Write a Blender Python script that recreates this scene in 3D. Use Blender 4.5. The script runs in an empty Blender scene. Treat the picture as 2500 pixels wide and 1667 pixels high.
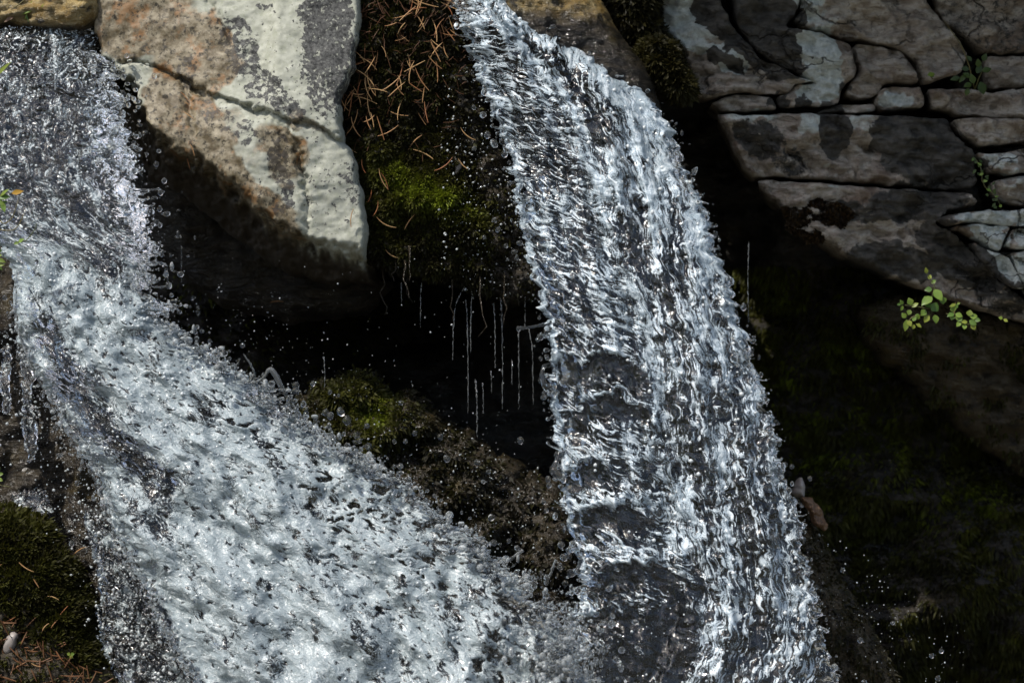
import bpy, math, random
import numpy as np
from mathutils import Vector
from mathutils.geometry import delaunay_2d_cdt

scene = bpy.context.scene
COL = scene.collection
rad = math.radians

# ------------------------------------------------------------------ camera
CAM_D = 8.0
cam_d = bpy.data.cameras.new('camera')
cam = bpy.data.objects.new('camera', cam_d)
COL.objects.link(cam)
cam.location = (0, -CAM_D, 0)
cam.rotation_euler = (rad(90), 0, 0)
cam_d.sensor_width = 36
cam_d.lens = 36 * CAM_D / 2.5
cam_d.clip_end = 400
cam_d.clip_start = 0.1
cam_d.dof.use_dof = True
cam_d.dof.focus_distance = 7.85
cam_d.dof.aperture_fstop = 3.2
scene.camera = cam

# ------------------------------------------------------------------ daylight
SUN_TO = Vector((-0.40, -0.40, 0.82)).normalized()      # direction towards the sun
SUN_EL = math.asin(SUN_TO.z)
world = bpy.data.worlds.new('World')
scene.world = world
world.use_nodes = True
wn = world.node_tree.nodes
wl = world.node_tree.links
for n in list(wn):
    wn.remove(n)
sky = wn.new('ShaderNodeTexSky')
sky.sky_type = 'NISHITA'
sky.sun_disc = False
sky.ozone_density = 0.4
sky.dust_density = 2.0
sky.sun_elevation = SUN_EL
sky.sun_rotation = math.atan2(SUN_TO.x, SUN_TO.y)
bg = wn.new('ShaderNodeBackground')
bg.inputs['Strength'].default_value = 0.15
wo = wn.new('ShaderNodeOutputWorld')
wl.new(sky.outputs[0], bg.inputs[0])
wl.new(bg.outputs[0], wo.inputs[0])

sun_d = bpy.data.lights.new('sun', 'SUN')
sun_d.energy = 3.8
sun_d.angle = rad(0.5)
sun_d.color = (1.0, 0.95, 0.87)
sun = bpy.data.objects.new('sun', sun_d)
sun.rotation_euler = SUN_TO.to_track_quat('Z', 'Y').to_euler()
sun.location = SUN_TO * 20
COL.objects.link(sun)

scene.view_settings.view_transform = 'Standard'
scene.view_settings.look = 'None'
scene.view_settings.gamma = 1
scene.view_settings.use_curve_mapping = False
scene.view_settings.exposure = 0.2
cy = scene.cycles
cy.max_bounces = 10
cy.transmission_bounces = 8
cy.glossy_bounces = 4
cy.diffuse_bounces = 3
cy.transparent_max_bounces = 8
cy.caustics_reflective = False
cy.caustics_refractive = False
cy.sample_clamp_indirect = 6
cy.use_denoising = True

# ------------------------------------------------------------------ noise
_rs = np.random.RandomState(7)
_PERM = _rs.permutation(512).astype(np.int64)
_G = _rs.normal(size=(512, 3))
_G /= np.linalg.norm(_G, axis=1)[:, None]


def noise(x, y, z=0.0):
    x, y, z = np.broadcast_arrays(np.asarray(x, float), np.asarray(y, float), np.asarray(z, float))
    xi, yi, zi = np.floor(x).astype(np.int64), np.floor(y).astype(np.int64), np.floor(z).astype(np.int64)
    xf, yf, zf = x - xi, y - yi, z - zi
    u, v, w = [t * t * t * (t * (t * 6 - 15) + 10) for t in (xf, yf, zf)]

    def g(dx, dy, dz):
        h = _PERM[(_PERM[(_PERM[(xi + dx) & 511] + yi + dy) & 511] + zi + dz) & 511]
        gr = _G[h]
        return gr[..., 0] * (xf - dx) + gr[..., 1] * (yf - dy) + gr[..., 2] * (zf - dz)

    def mix(a, b, t):
        return a + (b - a) * t
    x00 = mix(g(0, 0, 0), g(1, 0, 0), u)
    x10 = mix(g(0, 1, 0), g(1, 1, 0), u)
    x01 = mix(g(0, 0, 1), g(1, 0, 1), u)
    x11 = mix(g(0, 1, 1), g(1, 1, 1), u)
    return 1.5 * mix(mix(x00, x10, v), mix(x01, x11, v), w)


def fbm(x, y, z=0.0, o=4, gain=0.5):
    a, f, s = 1.0, 1.0, 0.0
    for i in range(o):
        s = s + a * noise(np.asarray(x) * f + 17.3 * i, np.asarray(y) * f + 5.1 * i, np.asarray(z) * f + 3.7 * i)
        a *= gain
        f *= 2.03
    return s


def ridged(x, y, z=0.0, o=3):
    a, f, s = 1.0, 1.0, 0.0
    for i in range(o):
        s = s + a * (1 - 2 * np.abs(noise(np.asarray(x) * f + 9.3 * i, np.asarray(y) * f + 2.1 * i, np.asarray(z) * f + 7.7 * i)))
        a *= 0.5
        f *= 2.1
    return s


def sstep(a, b, x):
    t = np.clip((x - a) / (b - a), 0, 1)
    return t * t * (3 - 2 * t)


def seg_dist(px, py, pts, closed=False):
    pts = np.asarray(pts, float)
    a = pts
    b = np.roll(pts, -1, 0)
    if not closed:
        a, b = pts[:-1], pts[1:]
    out = np.full(px.shape, 1e9)
    for i in range(0, len(px), 4000):
        X, Y = px[i:i + 4000, None], py[i:i + 4000, None]
        d = b - a
        L = (d ** 2).sum(1) + 1e-9
        t = np.clip(((X - a[:, 0]) * d[:, 0] + (Y - a[:, 1]) * d[:, 1]) / L, 0, 1)
        dd = (X - a[:, 0] - t * d[:, 0]) ** 2 + (Y - a[:, 1] - t * d[:, 1]) ** 2
        out[i:i + 4000] = np.sqrt(dd.min(1))
    return out


def inside(px, py, pts):
    pts = np.asarray(pts, float)
    r = np.zeros(px.shape, bool)
    n = len(pts)
    for i in range(n):
        x1, y1 = pts[i]
        x2, y2 = pts[(i + 1) % n]
        c = (y1 > py) != (y2 > py)
        with np.errstate(divide='ignore', invalid='ignore'):
            xx = (x2 - x1) * (py - y1) / (y2 - y1 + 1e-12) + x1
        r ^= c & (px < xx)
    return r


def blobs(px, py, lst, warp=18, wf=40.0):
    """soft patches: (x, y, rx, ry, angle, weight)"""
    wx = px + warp * fbm(px / wf, py / wf, 1.3, 3)
    wy = py + warp * fbm(px / wf, py / wf, 8.3, 3)
    s = np.zeros(px.shape)
    for (x, y, rx, ry, ang, w) in lst:
        c, sn = math.cos(rad(ang)), math.sin(rad(ang))
        dx, dy = wx - x, wy - y
        e = np.sqrt(((dx * c + dy * sn) / rx) ** 2 + ((-dx * sn + dy * c) / ry) ** 2)
        s = np.maximum(s, w * sstep(1.25, 0.75, e))
    return s


def W(px, py, y):
    """a point of the place: x and z at depth y (metres; the middle of the view is the origin)"""
    s = (CAM_D + y) / CAM_D
    return Vector(((px - 1250) / 1000 * s, y, (833.5 - py) / 1000 * s))


# ------------------------------------------------------------------ objects
def link(o, parent=None):
    COL.objects.link(o)
    if parent is not None:
        o.parent = parent
    return o


def tag(o, label=None, cat=None, group=None, kind=None):
    if label:
        o['label'] = label
    if cat:
        o['category'] = cat
    if group:
        o['group'] = group
    if kind:
        o['kind'] = kind
    return o


def empty(name, loc, label=None, cat=None, group=None, kind=None):
    o = bpy.data.objects.new(name, None)
    o.location = loc
    o.empty_display_size = 0.05
    link(o)
    return tag(o, label, cat, group, kind)


def mesh_obj(name, verts, faces, mat, parent=None, attrs=None, smooth=True):
    me = bpy.data.meshes.new(name)
    verts = np.asarray(verts, float)
    if parent is not None:
        verts = verts - np.array(parent.location)
    if isinstance(faces, np.ndarray):
        k = faces.shape[1]
        me.vertices.add(len(verts))
        me.vertices.foreach_set('co', verts.astype(np.float32).ravel())
        me.loops.add(faces.size)
        me.loops.foreach_set('vertex_index', faces.astype(np.int32).ravel())
        me.polygons.add(len(faces))
        me.polygons.foreach_set('loop_start', np.arange(0, faces.size, k, dtype=np.int32))
        me.update(calc_edges=True)
    else:
        me.from_pydata([tuple(v) for v in verts], [], faces)
    if smooth:
        me.polygons.foreach_set('use_smooth', np.ones(len(me.polygons), bool))
    for nm, arr in (attrs or {}).items():
        arr = np.asarray(arr, np.float32)
        if arr.ndim == 1:
            me.attributes.new(nm, 'FLOAT', 'POINT').data.foreach_set('value', arr)
        else:
            me.attributes.new(nm, 'FLOAT_VECTOR', 'POINT').data.foreach_set('vector', arr.ravel())
    if mat is not None:
        me.materials.append(mat)
    me.update()
    o = bpy.data.objects.new(name, me)
    return link(o, parent)


# ------------------------------------------------------------------ materials
class NT:
    def __init__(self, name):
        self.m = bpy.data.materials.new(name)
        self.m.use_nodes = True
        self.t = self.m.node_tree
        for n in list(self.t.nodes):
            self.t.nodes.remove(n)
        self.out = self.t.nodes.new('ShaderNodeOutputMaterial')

    def n(self, typ, **kw):
        nd = self.t.nodes.new(typ)
        for k, v in kw.items():
            if k.startswith('i_'):
                self.set(nd, k[2:].replace('_', ' '), v)
            else:
                setattr(nd, k, v)
        return nd

    def set(self, nd, key, v):
        s = nd.inputs[key]
        if hasattr(v, 'links') or isinstance(v, bpy.types.NodeSocket):
            self.t.links.new(v, s)
        else:
            s.default_value = v

    def attr(self, name, vec=False):
        a = self.n('ShaderNodeAttribute', attribute_name=name)
        return a.outputs['Vector' if vec else 'Fac']

    def pos(self):
        return self.n('ShaderNodeNewGeometry').outputs['Position']

    def mapping(self, vec, scale=(1, 1, 1), rot=(0, 0, 0)):
        m = self.n('ShaderNodeMapping')
        self.t.links.new(vec, m.inputs['Vector'])
        m.inputs['Scale'].default_value = scale
        m.inputs['Rotation'].default_value = rot
        return m.outputs[0]

    def noise(self, vec, scale, detail=4, rough=0.5, dist=0.0):
        nd = self.n('ShaderNodeTexNoise')
        self.t.links.new(vec, nd.inputs['Vector'])
        nd.inputs['Scale'].default_value = scale
        nd.inputs['Detail'].default_value = detail
        nd.inputs['Roughness'].default_value = rough
        nd.inputs['Distortion'].default_value = dist
        return nd.outputs['Fac']

    def voro(self, vec, scale, feature='F1', rand=1.0):
        nd = self.n('ShaderNodeTexVoronoi', feature=feature)
        self.t.links.new(vec, nd.inputs['Vector'])
        nd.inputs['Scale'].default_value = scale
        nd.inputs['Randomness'].default_value = rand
        return nd.outputs['Distance']

    def math(self, op, a, b=0.0, c=0.0, clamp=False):
        nd = self.n('ShaderNodeMath', operation=op, use_clamp=clamp)
        for i, v in enumerate((a, b, c)):
            if isinstance(v, bpy.types.NodeSocket):
                self.t.links.new(v, nd.inputs[i])
            else:
                nd.inputs[i].default_value = v
        return nd.outputs[0]

    def ss(self, a, b, x):
        nd = self.n('ShaderNodeMapRange', interpolation_type='SMOOTHSTEP')
        for i, v in zip(('Value', 'From Min', 'From Max'), (x, a, b)):
            self.set(nd, i, v)
        return nd.outputs[0]

    def mix(self, fac, a, b):
        nd = self.n('ShaderNodeMix', data_type='RGBA')
        for s, v in ((nd.inputs[0], fac), (nd.inputs[6], a), (nd.inputs[7], b)):
            if isinstance(v, bpy.types.NodeSocket):
                self.t.links.new(v, s)
            else:
                s.default_value = (*v, 1) if isinstance(v, tuple) and len(v) == 3 else v
        return nd.outputs[2]

    def bump(self, h, strength, dist, normal=None):
        nd = self.n('ShaderNodeBump')
        nd.inputs['Strength'].default_value = strength
        nd.inputs['Distance'].default_value = dist
        self.t.links.new(h, nd.inputs['Height'])
        if normal is not None:
            self.t.links.new(normal, nd.inputs['Normal'])
        return nd.outputs[0]

    def bsdf(self, **kw):
        nd = self.n('ShaderNodeBsdfPrincipled')
        for k, v in kw.items():
            key = {'color': 'Base Color', 'rough': 'Roughness', 'spec': 'Specular IOR Level', 'normal': 'Normal',
                   'trans': 'Transmission Weight', 'ior': 'IOR', 'coat': 'Coat Weight', 'sss': 'Subsurface Weight'}[k]
            if isinstance(v, tuple) and len(v) == 3:
                v = (*v, 1)
            self.set(nd, key, v)
        return nd.outputs[0]

    def mixs(self, fac, a, b):
        nd = self.n('ShaderNodeMixShader')
        self.set(nd, 0, fac)
        self.t.links.new(a, nd.inputs[1])
        self.t.links.new(b, nd.inputs[2])
        return nd.outputs[0]

    def done(self, s):
        self.t.links.new(s, self.out.inputs['Surface'])
        return self.m


def mat_pale_rock():
    t = NT('lichen_rock')
    p = t.pos()
    dark, stain, mott = t.attr('dark'), t.attr('stain'), t.attr('mottle')
    fine = t.noise(p, 150, 6, 0.65)
    med = t.noise(p, 34, 9, 0.7)
    big = t.noise(p, 6, 4)
    lich = t.mix(t.ss(0.35, 0.65, med), (0.29, 0.295, 0.24), (0.42, 0.425, 0.355))
    lich = t.mix(t.ss(0.50, 0.66, t.noise(p, 70, 5, 0.7)), lich, (0.30, 0.31, 0.24))
    # black crust lichen: speckle whose density follows the painted patches
    sp = t.noise(p, 62, 8, 0.68)
    thr = t.math('MULTIPLY_ADD', dark, -0.34, 0.70)
    blk = t.ss(thr, t.math('ADD', thr, 0.06), sp)
    sp2 = t.noise(p, 95, 5, 0.6)
    thr2 = t.math('MULTIPLY_ADD', mott, -0.34, 0.72)
    blk = t.math('MAXIMUM', blk, t.ss(thr2, t.math('ADD', thr2, 0.05), sp2))
    crust = t.mix(t.ss(0.3, 0.7, fine), (0.022, 0.022, 0.022), (0.13, 0.13, 0.122))
    brown = t.mix(t.ss(0.35, 0.65, med), (0.085, 0.062, 0.030), (0.28, 0.24, 0.165))
    brown = t.mix(t.math('MULTIPLY', t.ss(0.52, 0.66, t.noise(p, 19, 6, 0.65)), 0.65), brown, (0.25, 0.115, 0.035))
    brown = t.mix(t.ss(0.50, 0.64, t.noise(p, 75, 6, 0.72)), brown, (0.030, 0.024, 0.014))
    c = t.mix(blk, lich, crust)
    sfac = t.ss(0.30, 0.62, t.math('ADD', t.math('MULTIPLY', stain, 0.8), t.math('MULTIPLY', t.math('SUBTRACT', big, 0.5), 0.9)))
    under = t.attr('damp_shade')  # wet brown rock with underside shade painted in
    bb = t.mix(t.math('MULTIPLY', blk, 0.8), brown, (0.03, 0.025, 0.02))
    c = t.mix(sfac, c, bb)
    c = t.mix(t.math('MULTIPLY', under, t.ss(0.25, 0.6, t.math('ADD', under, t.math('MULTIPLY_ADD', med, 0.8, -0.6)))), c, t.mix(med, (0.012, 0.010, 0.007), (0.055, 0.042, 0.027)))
    h = t.math('ADD', t.math('MULTIPLY', fine, 0.5), t.math('ADD', med, t.math('MULTIPLY', blk, 0.15)))
    nrm = t.bump(h, 0.45, 0.004)
    r = t.math('MULTIPLY_ADD', sfac, -0.35, 0.85)
    return t.done(t.bsdf(color=c, rough=r, spec=0.3, normal=nrm))


def mat_wall_rock():
    t = NT('wall_rock')
    p = t.pos()
    dark, pale = t.attr('dark'), t.attr('pale')
    st = t.mapping(p, (4, 4, 13), (0, rad(16), 0))
    streak = t.noise(st, 3.4, 7, 0.66, 1.1)
    med = t.noise(p, 16, 6, 0.62)
    fine = t.noise(p, 110, 5, 0.65)
    base = t.mix(t.ss(0.34, 0.66, streak), (0.23, 0.185, 0.14), (0.47, 0.415, 0.34))
    base = t.mix(t.ss(0.50, 0.70, t.noise(p, 9, 6, 0.65)), base, (0.17, 0.12, 0.085))
    base = t.mix(t.math('MULTIPLY', t.ss(0.54, 0.70, t.noise(p, 80, 5, 0.65)), 0.6), base, (0.07, 0.06, 0.045))
    pf = t.ss(0.35, 0.55, t.math('ADD', pale, t.math('MULTIPLY', t.math('SUBTRACT', med, 0.5), 1.1)))
    pc = t.mix(t.ss(0.3, 0.7, fine), (0.44, 0.47, 0.42), (0.60, 0.62, 0.57))
    c = t.mix(pf, base, pc)
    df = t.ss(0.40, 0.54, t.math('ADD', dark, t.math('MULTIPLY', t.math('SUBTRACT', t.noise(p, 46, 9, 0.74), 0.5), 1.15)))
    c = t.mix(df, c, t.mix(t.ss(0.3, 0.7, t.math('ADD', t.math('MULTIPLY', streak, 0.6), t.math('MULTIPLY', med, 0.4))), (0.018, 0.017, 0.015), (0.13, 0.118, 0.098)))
    vv = t.n('ShaderNodeTexVoronoi', feature='DISTANCE_TO_EDGE')
    wob = t.n('ShaderNodeVectorMath', operation='MULTIPLY_ADD')
    nz = t.n('ShaderNodeTexNoise')
    nz.inputs['Scale'].default_value = 9
    nz.inputs['Detail'].default_value = 4
    t.t.links.new(p, nz.inputs['Vector'])
    t.t.links.new(nz.outputs['Color'], wob.inputs[0])
    wob.inputs[1].default_value = (0.16, 0.16, 0.16)
    t.t.links.new(p, wob.inputs[2])
    t.t.links.new(t.mapping(wob.outputs[0], (4.5, 3, 10), (0, rad(24), 0)), vv.inputs['Vector'])
    vv.inputs['Scale'].default_value = 1.0
    frac = t.math('SUBTRACT', 1.0, t.ss(0.0, 0.030, vv.outputs['Distance']))
    frac = t.math('MULTIPLY', frac, t.ss(0.42, 0.58, t.noise(p, 5, 3)))
    c = t.mix(t.math('MULTIPLY', frac, 0.75), c, (0.02, 0.018, 0.015))
    h = t.math('ADD', t.math('MULTIPLY', streak, 1.2), t.math('ADD', med, t.math('MULTIPLY', fine, 0.4)))
    h = t.math('SUBTRACT', h, t.math('MULTIPLY', frac, 0.9))
    nrm = t.bump(h, 0.9, 0.016)
    return t.done(t.bsdf(color=c, rough=0.75, spec=0.3, normal=nrm))


def mat_wet_rock():
    t = NT('dark_wet_rock')
    p = t.pos()
    a = t.noise(p, 9, 6, 0.6)
    b = t.noise(t.mapping(p, (3, 3, 11), (0, rad(-12), 0)), 4, 6, 0.65, 0.8)
    f = t.noise(p, 60, 5, 0.65)
    wet = t.attr('wet')
    algae = t.attr('algae')
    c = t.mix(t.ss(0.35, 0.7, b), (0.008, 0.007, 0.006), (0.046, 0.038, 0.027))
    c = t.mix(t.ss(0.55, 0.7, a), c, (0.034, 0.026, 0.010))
    ac = t.mix(t.ss(0.35, 0.65, t.noise(p, 30, 6, 0.7)), (0.24, 0.15, 0.036), (0.40, 0.31, 0.15))
    ac = t.mix(t.ss(0.52, 0.62, t.noise(p, 22, 6, 0.6)), ac, (0.035, 0.026, 0.010))
    c = t.mix(algae, c, ac)
    h = t.math('ADD', b, t.math('ADD', t.math('MULTIPLY', a, 0.6), t.math('MULTIPLY', f, 0.45)))
    nrm = t.bump(h, 0.9, 0.025)
    r = t.math('MULTIPLY_ADD', wet, -0.45, 0.62)
    return t.done(t.bsdf(color=c, rough=r, spec=0.45, normal=nrm))


def mat_moss(name, lo, mid, hi):
    t = NT(name)
    k = t.attr('tint')
    c = t.mix(t.ss(0.0, 0.55, k), lo, mid)
    c = t.mix(t.ss(0.55, 1.0, k), c, hi)
    pr = t.bsdf(color=c, rough=0.6, spec=0.25)
    tr = t.n('ShaderNodeBsdfTranslucent')
    t.t.links.new(c, tr.inputs['Color'])
    return t.done(t.mixs(0.3, pr, tr.outputs[0]))


def mat_plain(name, c1, c2, scale=40, rough=0.5, spec=0.4, translucent=0.0):
    t = NT(name)
    oi = t.n('ShaderNodeObjectInfo').outputs['Random']
    f = t.math('ADD', t.math('MULTIPLY', t.noise(t.pos(), scale, 4, 0.6), 0.6), t.math('MULTIPLY', oi, 0.5))
    c = t.mix(t.ss(0.2, 0.85, f), c1, c2)
    pr = t.bsdf(color=c, rough=rough, spec=spec)
    if translucent:
        tr = t.n('ShaderNodeBsdfTranslucent')
        t.t.links.new(c, tr.inputs['Color'])
        pr = t.mixs(translucent, pr, tr.outputs[0])
    return t.done(pr)


def mat_water(name, sx=9.0, sy=3.6, fine=2.2, sharp=0.055, strength=1.0, soft=0.5, warp=0.3, grit=0.0, col=((0.46, 0.52, 0.56), (0.88, 0.91, 0.92)), bump=0.3, sss=0.5):
    """clear water with painted threads of sky glint and whipped-in bubbles where the attribute foam is high"""
    t = NT(name)
    fl = t.attr('flow', True)                 # px along the stream / 100
    foam_glint = t.attr('foam_glint')
    wn_ = t.n('ShaderNodeTexNoise')
    t.t.links.new(fl, wn_.inputs['Vector'])
    wn_.inputs['Scale'].default_value = 2.6
    wn_.inputs['Detail'].default_value = 1
    wv = t.n('ShaderNodeVectorMath', operation='MULTIPLY_ADD')
    t.t.links.new(wn_.outputs['Color'], wv.inputs[0])
    wv.inputs[1].default_value = (warp, warp, 0)
    t.t.links.new(fl, wv.inputs[2])
    w = wv.outputs[0]
    grain = t.attr('grain')                   # 0: threads run down the stream, 1: across it

    def pair(k):
        a = t.noise(t.mapping(w, (sx * k, sy * k, 1)), 1.0, 3, 0.55, 0.25)
        b = t.noise(t.mapping(w, (sy * k, sx * k, 1)), 1.0, 3, 0.55, 0.25)
        m_ = t.n('ShaderNodeMix')
        for so, v in zip(('Factor', 'A', 'B'), (grain, a, b)):
            t.t.links.new(v, m_.inputs[so])
        return m_.outputs[0]
    n1 = pair(1.0)
    n2 = pair(fine)
    n0 = t.noise(t.mapping(w, (2.6, 1.4, 1)), 1.0, 5, 0.65)
    lines = []
    for n_, k in ((n1, 1.0), (n2, 1.5)):
        d = t.math('ABSOLUTE', t.math('SUBTRACT', n_, 0.5))
        lines.append(t.math('SUBTRACT', 1.0, t.ss(0.0, sharp * k, d)))
    body = t.ss(0.40, 0.66, t.math('ADD', t.math('MULTIPLY', n0, 0.55), t.math('MULTIPLY', n2, 0.45)))
    dash1 = t.ss(0.50, 0.62, n1)
    dash2 = t.ss(0.52, 0.62, n2)
    long_ = t.noise(t.mapping(w, (5.5, 0.55, 1)), 1.0, 3, 0.6)
    strand_ = t.math('SUBTRACT', 1.0, t.ss(0.0, 0.05, t.math('ABSOLUTE', t.math('SUBTRACT', long_, 0.5))))
    lev = t.math('ADD', t.math('MULTIPLY', dash1, 0.50), t.math('ADD', t.math('MULTIPLY', dash2, 0.42), t.math('MULTIPLY', body, 0.40)))
    lev = t.math('ADD', lev, t.math('MULTIPLY', lines[0], 0.22))
    lev = t.math('ADD', lev, t.math('MULTIPLY', strand_, 0.30))
    lev = t.math('SUBTRACT', lev, t.math('MULTIPLY', t.ss(0.57, 0.70, t.noise(w, 13.0, 3, 0.6)), grit))
    lev = t.math('ADD', lev, t.math('MULTIPLY_ADD', t.noise(fl, 34.0, 2, 0.6), 1.3, -0.65))
    # foam 0: none of it, 0.5: threads on dark water, 1: nearly all white
    bias = t.math('MULTIPLY_ADD', foam_glint, 2.3, -1.45)
    mask = t.ss(0.5 - soft, 0.5 + soft, t.math('MULTIPLY', t.math('ADD', lev, bias), strength))  # white painted in for refracted sky as well as real bubbles
    h = t.math('ADD', t.math('MULTIPLY', dash1, 0.5), t.math('ADD', t.math('MULTIPLY', n1, 0.8), t.math('MULTIPLY', dash2, 0.35)))
    nrm = t.bump(h, bump, 0.012)
    glass = t.n('ShaderNodeBsdfPrincipled')
    for k, v in (('Base Color', (0.97, 0.99, 1.0, 1)), ('Roughness', 0.03), ('IOR', 1.33), ('Transmission Weight', 1.0),
                 ('Coat Weight', 0.65), ('Coat Roughness', 0.13), ('Coat IOR', 1.4)):
        glass.inputs[k].default_value = v
    t.t.links.new(nrm, glass.inputs['Coat Normal'])
    fc = t.mix(t.ss(0.35, 1.3, t.math('ADD', lev, t.math('MULTIPLY_ADD', t.noise(fl, 30.0, 3, 0.7), 2.4, -1.2))), *col)
    fc = t.mix(t.ss(0.40, 0.60, t.noise(t.mapping(w, (2.2, 1.2, 1)), 1.0, 6, 0.68)), t.mix(0.55, fc, (0.16, 0.20, 0.22)), fc)
    white = t.n('ShaderNodeBsdfPrincipled')
    t.t.links.new(fc, white.inputs['Base Color'])
    t.t.links.new(nrm, white.inputs['Normal'])
    for k, v in (('Roughness', 0.22), ('IOR', 1.36), ('Subsurface Weight', sss), ('Subsurface Radius', (1, 1, 1)), ('Subsurface Scale', 0.02)):
        white.inputs[k].default_value = v
    return t.done(t.mixs(mask, glass.outputs[0], white.outputs[0]))


def mat_drop(name, milk):
    t = NT(name)
    glass = t.bsdf(color=(0.98, 1, 1), rough=0.05, ior=1.33, trans=1.0)
    white = t.bsdf(color=(0.8, 0.85, 0.86), rough=0.2, spec=0.6)
    return t.done(t.mixs(milk, glass, white))


M_PALE = mat_pale_rock()
M_WALL = mat_wall_rock()
M_WET = mat_wet_rock()
M_MOSS = mat_moss('moss', (0.014, 0.012, 0.004), (0.055, 0.056, 0.008), (0.17, 0.21, 0.012))
M_MOSS_DARK = mat_moss('dark_moss', (0.010, 0.009, 0.004), (0.040, 0.035, 0.010), (0.17, 0.155, 0.03))
M_MOSS_ORANGE = mat_moss('orange_moss', (0.016, 0.009, 0.004), (0.055, 0.032, 0.010), (0.13, 0.075, 0.022))
M_WATER_R = mat_water('clear_water', 6.6, 2.0, 2.1, 0.05, soft=0.22, warp=0.36, bump=0.35, col=((0.40, 0.48, 0.54), (0.84, 0.90, 0.93)))  # bluish thread colour stands in for reflected sky
M_WATER_L = mat_water('foaming_water', 7.0, 6.0, 2.3, 0.06, soft=0.34, warp=0.5, bump=0.40, sss=0.35, grit=0.5, col=((0.32, 0.37, 0.385), (0.72, 0.76, 0.76)))
M_DROP = mat_drop('water_drop', 0.02)
M_BUBBLE = mat_drop('foam_bubble', 0.7)
M_FROTH = mat_drop('froth', 0.22)
M_STRAND = mat_drop('water_strand', 0.12)
M_SPRAY = mat_drop('water_spray', 0.45)
M_NEEDLE = mat_plain('dry_needle', (0.24, 0.085, 0.035), (0.50, 0.32, 0.15), 14, 0.5, 0.3)
M_LEAF = mat_plain('green_leaf', (0.06, 0.13, 0.02), (0.20, 0.30, 0.045), 30, 0.45, 0.4, 0.3)
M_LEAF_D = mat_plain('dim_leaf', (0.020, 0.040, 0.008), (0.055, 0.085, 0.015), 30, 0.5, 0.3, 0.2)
M_LEAF_Y = mat_plain('yellow_green_leaf', (0.11, 0.18, 0.02), (0.27, 0.31, 0.045), 30, 0.45, 0.4, 0.3)
M_STEM = mat_plain('stem', (0.05, 0.06, 0.015), (0.13, 0.10, 0.03), 30)
M_TWIG = mat_plain('twig', (0.07, 0.030, 0.014), (0.26, 0.13, 0.06), 30)
M_BROWN = mat_plain('brown_stone', (0.10, 0.055, 0.03), (0.38, 0.23, 0.13), 70, 0.55)
M_PEBBLE = mat_plain('pebble', (0.22, 0.19, 0.17), (0.40, 0.36, 0.33), 40, 0.45)


# ------------------------------------------------------------------ rock builder
def catmull(pts, n):
    pts = np.asarray(pts, float)
    m = len(pts)
    t = np.linspace(0, m - 1, n)
    i = np.clip(np.floor(t).astype(int), 0, m - 2)
    f = (t - i)[:, None]
    p = lambda k: pts[np.clip(k, 0, m - 1)]
    a, b, c, d = p(i - 1), p(i), p(i + 1), p(i + 2)
    return 0.5 * (2 * b + (c - a) * f + (2 * a - 5 * b + 4 * c - d) * f ** 2 + (3 * b - a - 3 * c + d) * f ** 3)


class Patch:
    pass


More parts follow.
